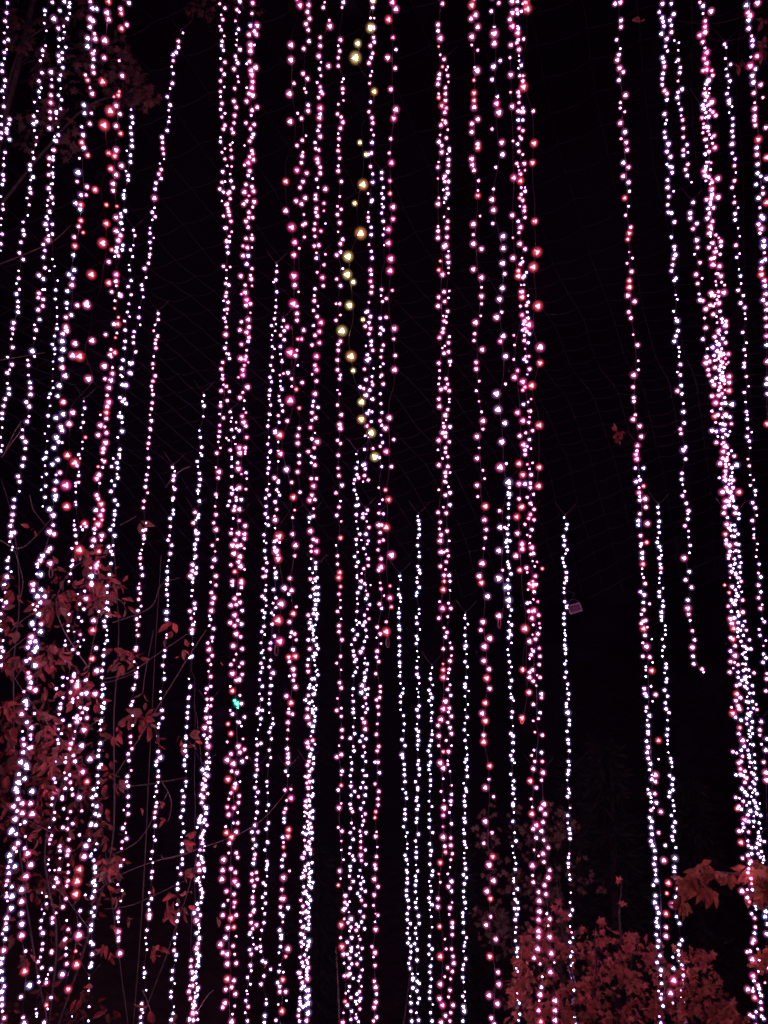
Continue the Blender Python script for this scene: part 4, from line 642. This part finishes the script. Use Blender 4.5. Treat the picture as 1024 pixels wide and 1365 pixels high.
def cluster(mb, px, py, D, rpx, n, lpx, nm=3, droop=.7, kind='leaf', asp=1.0, rr=R):
    """a spray of leaves round a twig end"""
    u = pxsize(py, D); c = at(px, py, D)
    for _ in range(n):
        o = rvec(rr); o = Vector((o.x, o.y*.9, o.z*asp)) * (rpx*u*rr.random()**.45)
        d = (o.normalized()*.8 + rvec(rr)*.6 + Vector((0, 0, -droop)))
        L = lpx*u*rr.uniform(.65, 1.15)
        if kind == 'maple': maple(mb, c+o, d, (TOCAM*1.1 + rvec(rr)*.8 + Vector((0, 0, .5))).normalized(), L*.8, rr.randrange(nm))
        else: leaf(mb, c+o, d, (TOCAM + rvec(rr)*1.1).normalized(), L, L*rr.uniform(.40, .62), rr.randrange(nm), rr.uniform(-.1, .6), rr.uniform(.1, .5))

def pathpts(pts, n=10, amp=0):
    """smooth curve through (px, py, D) control points"""
    P = [at(*q) for q in pts]; out = []
    for i in range(len(P)-1):
        p0 = P[max(i-1, 0)]; p1 = P[i]; p2 = P[i+1]; p3 = P[min(i+2, len(P)-1)]
        for k in range(n):
            t = k/n
            out.append(.5*((2*p1) + (p2-p0)*t + (2*p0-5*p1+4*p2-p3)*t*t + (3*p1-p0-3*p2+p3)*t**3) + rvec()*amp)
    out.append(P[-1]); return out

# ---------------- big russet shrub on the left
def shrub_left():
    base = at(60, 1400, 5.2)
    root = empty('shrub', base, 'tall leafy shrub with drooping russet leaves tangled in the lower left lights', 'shrub')
    st = [[(60, 1400, 5.2), (75, 1250, 5.1), (60, 1130, 5.1), (95, 1000, 5.1), (120, 880, 5.1), (133, 790, 5.15), (122, 700, 5.2)],
          [(70, 1400, 5.25), (40, 1240, 5.3), (22, 1080, 5.3), (18, 900, 5.35), (26, 800, 5.4), (18, 700, 5.4), (2, 640, 5.4)],
          [(66, 1400, 5.2), (120, 1240, 5.3), (150, 1120, 5.3), (152, 960, 5.3), (158, 840, 5.35), (150, 700, 5.4)]]
    for s in st:
        mb = MB(); mb.tube(pathpts(s, 8, .002), .009, 6, 0, .002); mb.build('stem', M_BARK, root)
    tw = MB()
    tws = [[(95, 1000, 5.1), (60, 960, 5.0), (20, 905, 5.0), (0, 870, 5.0)], [(118, 890, 5.1), (85, 840, 5.0), (75, 800, 5.0), (95, 760, 5.0), (118, 745, 5.0)],
           [(40, 1035, 5.3), (60, 1010, 5.1), (100, 980, 5.0), (140, 955, 5.0)], [(18, 900, 5.0), (20, 950, 5.0), (30, 965, 4.6), (45, 960, 4.6)],
           [(15, 840, 5.3), (40, 820, 5.1), (70, 810, 5.0)], [(0, 880, 5), (35, 850, 5), (60, 848, 5)], [(26, 800, 5.3), (30, 770, 5.3), (10, 705, 5.3)],
           [(133, 790, 5.1), (160, 800, 5.1), (168, 812, 5.1)], [(70, 1110, 5.2), (30, 1090, 5.1), (0, 1075, 5.1)], [(120, 1240, 5.2), (90, 1200, 5.1), (66, 1175, 5)],
           [(20, 905, 5.2), (45, 870, 5.1), (80, 865, 5.1), (110, 850, 5.1)], [(0, 720, 5.3), (30, 730, 5.3), (70, 690, 5.3)], [(8, 600, 5.3), (20, 575, 5.2), (30, 560, 5.2)],
           [(2, 610, 5.2), (16, 590, 5.2), (27, 575, 5.2), (27, 565, 5.2)], [(40, 660, 5), (45, 680, 5), (65, 705, 5)], [(0, 352, 4.6), (30, 340, 4.6), (70, 322, 4.7), (95, 300, 4.8)],
           [(0, 480, 5), (60, 470, 5.1)]]
    for t in tws: tw.tube(pathpts(t, 7, .001), .0042, 4, 0, .0016)
    tw.build('twigs', M_TWIG, root)['kind'] = 'stuff'
    rr = random.Random(11); f = MB()
    for px, py, r, n, l in [(70, 803, 17, 26, 26), (58, 812, 14, 12, 22), (48, 806, 8, 4, 24), (88, 790, 7, 3, 26), (75, 757, 7, 4, 20), (45, 705, 6, 3, 16), (8, 770, 9, 8, 18), (18, 787, 10, 8, 20), (2, 815, 10, 6, 20),
                            (15, 833, 14, 9, 26), (7, 850, 8, 5, 18), (10, 822, 6, 2, 18), (22, 882, 20, 18, 20), (8, 880, 12, 8, 18), (62, 872, 15, 14, 22), (75, 880, 14, 14, 22), (90, 868, 8, 6, 20), (55, 895, 10, 6, 22), (100, 800, 10, 6, 18),
                            (125, 745, 16, 22, 20), (140, 775, 12, 14, 22), (132, 800, 12, 12, 20), (112, 735, 9, 7, 18), (120, 770, 10, 8, 20), (95, 775, 8, 5, 18), (148, 790, 8, 6, 22), (160, 798, 8, 5, 20), (168, 808, 5, 2, 20), (145, 815, 8, 5, 18),
                            (112, 910, 14, 16, 20), (100, 925, 14, 12, 20), (130, 930, 10, 8, 18), (88, 925, 10, 5, 18), (60, 915, 10, 6, 18), (66, 965, 15, 14, 22), (55, 985, 9, 6, 18), (8, 945, 14, 14, 22), (20, 965, 14, 14, 22), (5, 985, 12, 10, 22), (38, 948, 10, 6, 18),
                            (10, 1010, 14, 14, 22), (30, 1000, 12, 10, 20), (50, 1005, 16, 14, 20), (80, 1005, 18, 24, 20), (95, 1010, 12, 12, 20), (70, 1020, 12, 10, 18), (12, 1030, 10, 9, 20), (0, 1072, 9, 6, 20), (12, 1076, 6, 3, 22), (60, 1055, 13, 12, 18), (75, 1045, 10, 8, 18),
                            (40, 1085, 12, 8, 18), (85, 1115, 12, 10, 18), (55, 1110, 12, 9, 18), (30, 1130, 14, 9, 18), (70, 1172, 16, 20, 20), (85, 1180, 12, 12, 18), (62, 1200, 10, 8, 18), (110, 1195, 8, 6, 18), (45, 1180, 12, 8, 18), (15, 1180, 12, 7, 18), (150, 1160, 12, 14, 20), (138, 1168, 9, 7, 18), (158, 1150, 8, 6, 18),
                            (40, 1275, 9, 7, 18), (100, 1250, 12, 8, 18), (20, 1250, 12, 7, 18), (60, 1320, 14, 8, 18), (10, 1350, 10, 6, 18), (110, 1320, 14, 7, 18), (145, 1348, 9, 5, 20), (145, 1270, 12, 7, 18)]:
        D = 4.95 + rr.uniform(-.25, .45)
        cluster(f, px, py, D, r, int(n*1.1), l*.70, 3, rr.uniform(.5, 1.1), rr=rr)
    for _ in range(95):
        px = rr.uniform(-15, 150); py = rr.triangular(830, 1330, 1050)
        cluster(f, px, py, rr.uniform(5.5, 6.6), 13, 7, 12, 3, rr.uniform(.3, 1), rr=rr)
    for _ in range(30):
        cluster(f, rr.uniform(60, 160), rr.triangular(730, 900, 790), rr.uniform(5.4, 6.0), 10, 5, 11, 3, rr.uniform(.3, 1), rr=rr)
    f.build('foliage', M_LEAVES, root)
shrub_left()
def sapling():
    root = empty('sapling', at(175, 1400, 5.6), 'thin arching sapling with few curled red leaves right of the leafy shrub', 'sapling')
    for s in [[(175, 1400, 5.6), (150, 1210, 5.6), (135, 1090, 5.6)], [(175, 1400, 5.6), (190, 1200, 5.5), (200, 1000, 5.5), (208, 850, 5.5), (215, 740, 5.5)],
              [(172, 1400, 5.6), (230, 1250, 5.6), (270, 1100, 5.6), (262, 950, 5.6)]]:
        mb = MB(); mb.tube(pathpts(s, 8, .001), .005, 5, 0, .0015); mb.build('stem', M_BARK, root)
    tw = MB()
    for t in [[(150, 1040, 5.5), (185, 985, 5.4), (215, 935, 5.4), (255, 870, 5.4), (275, 840, 5.4)], [(140, 905, 5.4), (175, 895, 5.4), (220, 865, 5.4), (250, 845, 5.4)],
              [(135, 910, 5.3), (150, 908, 5.3), (185, 895, 5.3)], [(150, 830, 5.5), (200, 810, 5.5), (215, 780, 5.5), (240, 770, 5.5)], [(190, 925, 5.5), (195, 890, 5.5), (205, 840, 5.5)],
              [(120, 1200, 5.3), (150, 1172, 5.3), (200, 1150, 5.3), (255, 1135, 5.3), (340, 1100, 5.3), (390, 1045, 5.4)], [(140, 1212, 5.4), (180, 1205, 5.4), (250, 1172, 5.4)],
              [(150, 1140, 5.4), (185, 1120, 5.4), (210, 1080, 5.4), (225, 1055, 5.4)], [(215, 1140, 5.4), (222, 1145, 5.4), (256, 1136, 5.4)], [(152, 1050, 5.5), (200, 1045, 5.5), (250, 1036, 5.5)],
              [(160, 700, 5.6), (170, 695, 5.6), (182, 688, 5.6)], [(254, 622, 5.7), (240, 628, 5.7), (220, 650, 5.7)], [(215, 1040, 5.5), (228, 1065, 5.5), (226, 1090, 5.5), (222, 1095, 5.5)],
              [(190, 1320, 5.3), (200, 1345, 5.2), (205, 1370, 5.2)], [(250, 1370, 5.2), (275, 1330, 5.2), (285, 1320, 5.2)]]:
        tw.tube(pathpts(t, 7, .001), .0034, 4, 0, .0014)
    tw.build('twigs', M_TWIG, root)['kind'] = 'stuff'
    rr = random.Random(5); f = MB()
    for px, py, r, n, l in [(180, 955, 10, 13, 24), (192, 958, 12, 15, 24), (198, 968, 6, 4, 22), (193, 925, 4, 2, 16), (152, 865, 5, 3, 28), (165, 880, 12, 15, 18), (178, 876, 9, 9, 18), (160, 890, 8, 6, 16), (155, 975, 10, 9, 18), (145, 980, 10, 8, 18), (140, 1000, 6, 3, 18), (185, 985, 3, 1, 20), (150, 1010, 5, 2, 20),
                            (228, 828, 5, 3, 26), (222, 852, 4, 3, 16), (246, 852, 4, 2, 22), (243, 866, 3, 2, 18), (232, 877, 2, 1, 8), (210, 985, 6, 4, 18), (246, 985, 9, 6, 20), (250, 1000, 5, 2, 16), (187, 695, 3, 3, 22),
                            (145, 1030, 6, 4, 20), (158, 1045, 6, 4, 24), (140, 1035, 6, 3, 16), (186, 1076, 3, 1, 14), (220, 1070, 3, 2, 18), (222, 1093, 3, 2, 16), (245, 1123, 8, 4, 22), (203, 1180, 4, 2, 22), (247, 1168, 4, 3, 22), (235, 1195, 8, 6, 20), (245, 1210, 6, 5, 20), (222, 1205, 6, 4, 22), (226, 1218, 5, 3, 20), (250, 1188, 3, 2, 20),
                            (158, 1192, 7, 5, 20), (150, 1192, 5, 3, 16), (170, 1223, 6, 3, 18), (147, 1235, 5, 3, 18), (206, 1270, 7, 5, 20), (212, 1262, 5, 4, 20), (138, 1258, 7, 4, 16), (200, 1345, 5, 3, 26), (235, 1350, 6, 3, 18), (155, 1148, 10, 12, 20), (140, 1155, 10, 10, 20),
                            (294, 881, 2, 2, 14), (288, 1132, 2, 1, 14), (290, 1223, 3, 3, 14), (257, 1187, 2, 1, 14), (351, 1292, 2, 1, 14), (258, 990, 3, 2, 16)]:
        cluster(f, px, py, 5.3 + rr.uniform(-.1, .2), r, n, l*.74, 3, rr.uniform(.5, 1), rr=rr)
    f.build('foliage', [M_LEAVES[0], M_LEAVES[2], M_LEAVES[1]], root)
sapling()

# ---------------- maple shrub lower right
def maple_shrub():
    root = empty('maple_shrub', at(815, 1500, 5.6), 'low round shrub dense with small rose red maple leaves at the lower right', 'shrub')
    for s in [[(815, 1500, 5.6), (790, 1400, 5.6), (765, 1310, 5.6), (748, 1230, 5.6), (742, 1165, 5.6)], [(815, 1500, 5.6), (830, 1390, 5.6), (840, 1310, 5.5), (845, 1250, 5.5)], [(820, 1500, 5.6), (880, 1400, 5.6), (930, 1330, 5.6)],
              [(815, 1500, 5.6), (790, 1360, 5.4), (795, 1290, 5.4), (792, 1240, 5.4)], [(830, 1260, 5.5), (826, 1220, 5.5), (830, 1170, 5.5)]]:
        mb = MB(); mb.tube(pathpts(s, 8, .002), .011, 6, 0, .0025); mb.build('stem', M_BARK, root)
    rr = random.Random(3); f = MB()
    def topline(x):
        tab = [(675, 1330), (690, 1270), (705, 1235), (740, 1225), (770, 1222), (800, 1235), (815, 1240), (840, 1245), (860, 1255), (875, 1250), (890, 1268), (915, 1262), (930, 1268), (945, 1275), (955, 1295), (962, 1325), (985, 1350), (1000, 1380)]
        for (a, ya), (b, yb) in zip(tab, tab[1:]):
            if x <= b: return ya+(yb-ya)*max(0, (x-a)/(b-a))
        return 1400
    for _ in range(3400):
        x = rr.uniform(676, 992); t = topline(x) + rr.uniform(-8, 12)
        y = t + (rr.random()**1.0)*(1445-t)
        if y > 1440 or y < t: continue
        # leafy sprays with holes between them
        nz = noise.noise(Vector((x*.035, y*.05, 1.7)))
        if nz < -.05 and rr.random() < .85: continue
        if 885 < x < 900 and rr.random() < .5: continue
        D = 5.45 + nz*-.35 + rr.uniform(-.12, .22) + (y-1300)*-.001
        u = pxsize(y, D); p = at(x, y, D)
        maple(f, p, rvec(rr) + Vector((0, 0, -.2)), (TOCAM*.9 + rvec(rr)*.9 + Vector((0, 0, .8))).normalized(), u*rr.uniform(5, 12.5), 0 if rr.random() < .5 else (1 if (y > 1290 and rr.random() < .6) else 2))
    for x, y in [(742, 1208), (752, 1213), (735, 1215), (748, 1222), (800, 1232), (812, 1240), (845, 1247), (868, 1258), (828, 1178), (831, 1200), (864, 1253), (925, 1268), (945, 1274), (700, 1262)]:
        D = 5.45; maple(f, at(x, y, D), rvec(rr), (TOCAM + rvec(rr)*.6).normalized(), pxsize(y, D)*12, 2)
    f.build('foliage', M_MAPLE, root)
maple_shrub()
def back_bush():
    root = empty('bush', at(700, 1500, 6.9), 'dim thin bush with dark red leaves standing behind the maple shrub', 'bush')
    for s in [[(700, 1500, 6.9), (720, 1330, 6.9), (735, 1230, 6.9), (728, 1120, 6.9)], [(705, 1500, 6.9), (745, 1340, 6.9), (748, 1200, 6.9), (740, 1150, 6.9)], [(700, 1500, 6.9), (690, 1330, 6.9), (678, 1220, 6.9)]]:
        mb = MB(); mb.tube(pathpts(s, 8, .002), .012, 5, 0, .003); mb.build('stem', M_BARK, root)
    rr = random.Random(21); f = MB()
    for _ in range(70):
        x = rr.gauss(725, 40); y = rr.uniform(1080, 1330)
        cluster(f, x, y, 6.9 + rr.uniform(-.3, .4), 16, 9, 11, 2, .2, 'maple', rr=rr)
    for _ in range(16):
        cluster(f, rr.gauss(660, 12), rr.uniform(1205, 1250), 6.9, 12, 6, 11, 2, .2, 'maple', rr=rr)
    f.build('foliage', [M_DRY[0], M_DRY[1]], root)
back_bush()

# ---------------- orange-leaved branch entering from the right
def branch_right():
    root = empty('leafy_branch', at(1080, 1150, 4.7), 'arching branch of broad orange red leaves reaching in from the right edge', 'branch')
    mb = MB(); mb.tube(pathpts([(1080, 1150, 4.7), (1024, 1160, 4.7), (985, 1165, 4.7), (955, 1163, 4.7), (930, 1170, 4.7), (912, 1190, 4.7), (905, 1212, 4.7)], 8, .001), .006, 5, 0, .0018)
    mb.tube(pathpts([(1040, 1158, 4.7), (1030, 1190, 4.7), (1010, 1196, 4.7)], 6), .004, 5, 0, .0015)
    mb.tube(pathpts([(1080, 1150, 4.7), (1060, 1230, 4.7), (1040, 1265, 4.7), (1018, 1272, 4.7)], 6), .005, 5, 0, .0015)
    mb.build('twig', M_TWIG, root)
    rr = random.Random(8); f = MB()
    for px, py, r, n, l in [(915, 1172, 7, 7, 22), (925, 1162, 6, 7, 22), (936, 1156, 6, 7, 20), (948, 1165, 6, 7, 20), (960, 1168, 6, 6, 19), (972, 1166, 5, 5, 18), (920, 1182, 7, 6, 24), (932, 1185, 6, 5, 24), (944, 1186, 6, 5, 22), (950, 1190, 3, 3, 20), (908, 1198, 5, 5, 20), (912, 1206, 5, 5, 22), (905, 1210, 4, 3, 18), (990, 1164, 6, 6, 20), (1000, 1158, 7, 7, 22),
                            (1010, 1152, 7, 7, 24), (1020, 1160, 7, 7, 24), (1015, 1175, 7, 6, 22), (1005, 1170, 7, 6, 20), (1012, 1192, 8, 8, 24), (1022, 1195, 8, 7, 24), (1000, 1190, 4, 3, 22), (1035, 1180, 10, 9, 24), (1018, 1270, 8, 8, 22), (1022, 1282, 8, 7, 22), (1012, 1282, 5, 4, 20), (1035, 1275, 9, 7, 22), (1050, 1165, 12, 12, 24), (936, 1153, 3, 3, 16)]:
        for q in range(int(n*1.5)):
            D = 4.7 + rr.uniform(-.07, .07); u = pxsize(py, D)
            p = at(px + rr.uniform(-r, r), py + rr.uniform(-r, r)*.8, D)
            d = Vector((rr.uniform(-1, .6), rr.uniform(-.5, .3), rr.uniform(-1.1, .25)))
            L = l*u*rr.uniform(.55, .95)
            leaf(f, p, d, (TOCAM + rvec(rr)*.5 + Vector((0, 0, .6))).normalized(), L, L*rr.uniform(.36, .52), rr.randrange(3), rr.uniform(0, .5), rr.uniform(.1, .3))
    f.build('foliage', M_OLEAVES, root)
branch_right()

# ---------------- dim tree crown upper left, leaf tips over the top edge
def dim_tree(name, label, stems, clusters, D, seed, lp=14, mats=M_DRY, base=None, kind='maple'):
    root = empty(name, at(*base), label, 'tree', None)
    for s, r in stems:
        mb = MB(); mb.tube(pathpts(s, 8, .002), r, 6, 0, r*.3); mb.build('trunk' if r > .03 else 'limb', M_BARK, root)
    rr = random.Random(seed); f = MB()
    for px, py, r, n in clusters:
        for _ in range(3):
            cluster(f, px + rr.uniform(-r, r)*.6, py + rr.uniform(-r, r)*.6, D + rr.uniform(-.2, .2), r*.6, n//3, lp, len(mats), .2, kind, rr=rr)
    f.build('crown', mats, root)
dim_tree('tree', 'dim reddish leafed tree high behind the upper left light strings', [([(-60, 1500, 6.6), (-50, 800, 6.6), (-20, 300, 6.6), (30, 60, 6.6), (60, -60, 6.6)], .06), ([(-20, 300, 6.6), (60, 200, 6.5), (120, 140, 6.5), (195, 118, 6.5)], .016), ([(0, 160, 6.6), (30, 60, 6.5), (100, 20, 6.5)], .014)],
         [(190, 118, 16, 36), (180, 100, 14, 26), (195, 132, 14, 28), (172, 128, 14, 24), (165, 90, 16, 20), (150, 60, 18, 20), (150, 115, 18, 24), (110, 60, 28, 40), (60, 100, 30, 46), (100, 120, 26, 40), (30, 60, 26, 36), (55, 150, 26, 34), (85, 170, 24, 26), (20, 20, 26, 26), (60, 20, 20, 20), (110, 10, 26, 20), (90, 200, 12, 10), (35, 185, 16, 14)],
         6.5, 31, 15, M_DRY, (-60, 1500, 6.6))
dim_tree('overhanging_branch', 'small dim red leafed branch dipping in over the top edge, left of centre', [([(290, -120, 6.4), (280, -40, 6.4), (262, 5, 6.4)], .01), ([(280, -40, 6.4), (310, -10, 6.4), (335, 5, 6.4)], .008)],
         [(262, 8, 16, 24), (275, 20, 10, 12), (300, 2, 14, 15), (330, 4, 14, 15), (345, 12, 8, 8), (280, -20, 18, 18)], 6.4, 33, 12, M_DRY, (290, -120, 6.4))
dim_tree('twiggy_branch', 'twiggy bare branch with three curled leaves at the upper right corner', [([(1100, -30, 4.9), (1040, 10, 4.9), (1000, 45, 4.9), (965, 55, 4.9), (945, 50, 4.9)], .0035), ([(1000, 45, 4.9), (1020, 80, 4.9), (1035, 100, 4.9)], .003), ([(920, 118, 4.9), (934, 140, 4.9), (940, 150, 4.9)], .002), ([(1060, 0, 4.9), (960, 30, 4.9), (880, 25, 4.9)], .0028)],
         [(1017, 66, 5, 9), (1018, 28, 3, 3), (988, 82, 3, 4), (985, 88, 2, 3), (853, 30, 1, 3)], 4.9, 35, 14, [M_LEAVES[1]], (1100, -30, 4.9), 'leaf')

def stray():
    rr = random.Random(77)
    mb = MB(); cluster(mb, 823, 574, 4.6, 4, 9, 9, 2, .1, rr=rr); cluster(mb, 825, 583, 4.6, 3, 6, 9, 2, .6, rr=rr)
    o = mb.build('withered_leaf_cluster', [M_LEAVES[0], M_LEAVES[1]])
    tag(o, 'small withered reddish leaf cluster caught in the net in the wide dark gap', 'leaves')
stray()

# ---------------- floodlight (unlit) hanging in the dark gap
M_HOUS = mat('floodlight_housing', (.05, .05, .06), .5)
M_FRAME = mat('floodlight_bezel', (.30, .29, .33), .45)
M_PANE = mat('floodlight_glass', (.10, .09, .12), .25, .6)
def floodlight():
    c = at(766.5, 811, 5.2); u = pxsize(811, 5.2)
    root = empty('floodlight', c, 'small unlit square floodlight hanging right beside the lone cool white string', 'floodlight')
    w, h, d = 8.5*u, 6*u, 5*u
    rot = Matrix.Rotation(math.radians(-16), 4, 'Y') @ Matrix.Rotation(math.radians(-12), 4, 'Z')
    def box(x0, x1, y0, y1, z0, z1, mb):
        q = [Vector((x, y, z)) for x in (x0, x1) for y in (y0, y1) for z in (z0, z1)]
        q = [c + rot @ v for v in q]; b = len(mb.v); mb.v += q
        for f in [(0, 1, 3, 2), (4, 6, 7, 5), (0, 4, 5, 1), (2, 3, 7, 6), (0, 2, 6, 4), (1, 5, 7, 3)]: mb.f.append(tuple(b+i for i in f)); mb.m.append(0)
    m = MB(); box(-w, w, 0, d, -h, h, m)
    for k in range(5): box(-w*.8+k*w*.38, -w*.8+k*w*.38+.004, d, d*1.5, -h*.8, h*.8, m)
    m.build('housing', M_HOUS, root)
    m = MB(); e = 1.4*u
    box(-w, w, -.004, -.0002, -h, -h+e*1.4, m); box(-w, w, -.004, -.0002, h-e, h, m)
    box(-w, -w+e, -.004, -.0002, -h+e*1.4, h-e, m); box(w-e, w, -.004, -.0002, -h+e*1.4, h-e, m); m.build('bezel', M_FRAME, root)
    m = MB(); box(-w+e*1.9, w-e*1.9, -.003, -.0005, -h+e*2.3, h-e*1.9, m); m.build('glass', M_PANE, root)
    m = MB(); pts = []
    for i in range(13):
        t = math.pi*i/12; pts.append(c + rot @ Vector((w*1.12*math.cos(t), d*.4, h*2.0*math.sin(t))))
    m.tube(pts, .0022, 5); m.build('bracket', M_HOUS, root)
    m = MB(); m.tube([c + rot @ Vector((0, d*.4, h*2)), c + rot @ Vector((.03, d*.4, h*3.1)), c + rot @ Vector((-.02, d*.4, h*4.4))], .0014, 4); m.build('cable', M_WIRE, root)
floodlight()

# ---------------- ground falling away from the viewpoint, rising bank on the left
def gz(x, y):
    t = min(max((y-1.0)/4.0, 0), 1); z = -1.65 - 3.6*t*t*(3-2*t)
    bank = min(max((-.9 - x*1.0)/1.6, 0), 1); bk = min(max((y-4.2)/1.6, 0), 1)
    z += bank*bk*2.15
    far = min(max((y-14)/30, 0), 1); z += 5*far*far
    return z + .09*noise.noise(Vector((x*.9, y*.9, 0))) + .03*noise.noise(Vector((x*4, y*4, 2)))
M_SOIL = mat('forest_soil', (.045, .032, .022), .95, .1, 3.5, (.09, .065, .045))
def ground():
    def axis(lo, hi, fine_lo, fine_hi, step, coarse):
        a = []; v = lo
        while v < hi: a.append(v); v += step if fine_lo <= v < fine_hi else coarse
        a.append(hi); return a
    xs = axis(-120, 120, -7, 7, .2, 7); ys = axis(-30, 200, -2, 14, .2, 7)
    mb = MB(); nx = len(xs)
    for y in ys:
        for x in xs: mb.v.append(Vector((x, y, gz(x, y))))
    for j in range(len(ys)-1):
        for i in range(nx-1):
            q = j*nx+i; mb.f.append((q, q+1, q+nx+1, q+nx)); mb.m.append(0)
    o = mb.build('ground', M_SOIL, None, True); o['kind'] = 'structure'
ground()
def litter():
    rr = random.Random(14); mb = MB()
    for _ in range(2400):
        x = rr.uniform(-4.2, .6); y = rr.uniform(3.6, 7.4); z = gz(x, y)
        p = Vector((x, y, z + rr.uniform(.005, .03)))
        leaf(mb, p, Vector((rr.uniform(-1, 1), rr.uniform(-1, 1), rr.uniform(-.1, .5))), (Vector((0, 0, 1)) + rvec(rr)*.6).normalized(), rr.uniform(.05, .1), rr.uniform(.03, .05), rr.randrange(3), rr.uniform(-.2, .5))
    for _ in range(500):
        x = rr.uniform(-4.2, .6); y = rr.uniform(3.8, 7.0); z = gz(x, y); p = Vector((x, y, z)); a = rr.uniform(0, 6.28)
        mb.tube([p, p + Vector((math.cos(a)*.05, math.sin(a)*.05, .08)), p + Vector((math.cos(a)*.13, math.sin(a)*.13, .10 + rr.uniform(-.04, .06)))], .0022, 3, 3, .0008)
    o = mb.build('leaf_litter', [M_LEAVES[1], M_DRY[1], M_LEAVES[0], mat('dry_grass', (.20, .17, .10), .9)]); o['kind'] = 'stuff'
litter()

# ---------------- dark conifers far back on the right, and bare saplings
def conifer(px, D, toppy, wpx, seed, label):
    rr = random.Random(seed); base = at(px, 1200, D); base.z = gz(base.x, base.y) - .1; top = at(px, toppy, D)
    root = empty('conifer', base, label, 'conifer', 'dark conifers behind the lights')
    mb = MB(); mb.tube([base, (base+top)/2, top], .09, 6, 0, .015); mb.build('trunk', M_BARK, root)
    H = top.z - base.z; W = wpx*pxsize(1100, D); f = MB()
    for _ in range(260):
        t = rr.random()**.8; z = base.z + H*(.12+.88*t); r = W*(1-t)*rr.uniform(.5, 1.05) + .08
        a = rr.uniform(0, 6.283); c = Vector((base.x, base.y, z)); e = c + Vector((math.cos(a)*r, math.sin(a)*r, -r*.25))
        for k in range(9):
            q = c.lerp(e, rr.uniform(.3, 1)); d = Vector((math.cos(a), math.sin(a), -.3)) + rvec(rr)*.8
            leaf(f, q, d, rvec(rr), rr.uniform(.10, .22), .035, rr.randrange(2), .3, .1)
    f.build('crown', M_GREEN, root)
conifer(815, 9.5, 985, 95, 1, 'dark broad conifer behind the gap, left of the two right-hand ones')
conifer(930, 10.2, 1040, 80, 2, 'dark conifer between the cool string pair and the dense right rope')
conifer(770, 10.8, 1015, 60, 3, 'dark narrow conifer behind the lone cool white string')
conifer(600, 10.5, 1110, 90, 4, 'dark low conifer behind the three cool strings at the bottom centre')
conifer(420, 10.5, 1130, 80, 5, 'dark low conifer behind the brightest rope left of centre')
def stake(px0, py0, px1, py1, D, label):
    mb = MB(); mb.tube([at(px0, py0, D), at((px0+px1)/2+2, (py0+py1)/2, D), at(px1, py1, D)], .006, 5, 0, .003)
    tag(mb.build('bare_stem', M_TWIG), label, 'stem')
stake(528, 1420, 548, 1290, 4.6, 'bare thin stem leaning right at the bottom centre, nearest the cool strings')
stake(452, 1420, 448, 1262, 5.0, 'bare upright stem at the bottom, right of the brightest rope')

# ---------------- thin violet volume added to imitate the veil of glow between the strings
def added_glow_haze():
    lo = Vector((-125, -35, -9)); hi = Vector((125, 205, 8.5)); mb = MB()
    mb.v += [Vector((x, y, z)) for x in (lo.x, hi.x) for y in (lo.y, hi.y) for z in (lo.z, hi.z)]
    for f in [(0, 1, 3, 2), (4, 6, 7, 5), (0, 4, 5, 1), (2, 3, 7, 6), (0, 2, 6, 4), (1, 5, 7, 3)]: mb.f.append(f); mb.m.append(0)
    m = bpy.data.materials.new('violet_glow_haze'); m.use_nodes = True; nt = m.node_tree; nt.nodes.clear()
    o = nt.nodes.new('ShaderNodeOutputMaterial'); v = nt.nodes.new('ShaderNodeVolumePrincipled')
    v.inputs['Color'].default_value = (.62, .42, 1.0, 1); v.inputs['Density'].default_value = HAZE
    nt.links.new(v.outputs[0], o.inputs['Volume'])
    h = mb.build('added_glow_haze', m); h['kind'] = 'stuff'
HAZE = .0011
added_glow_haze()
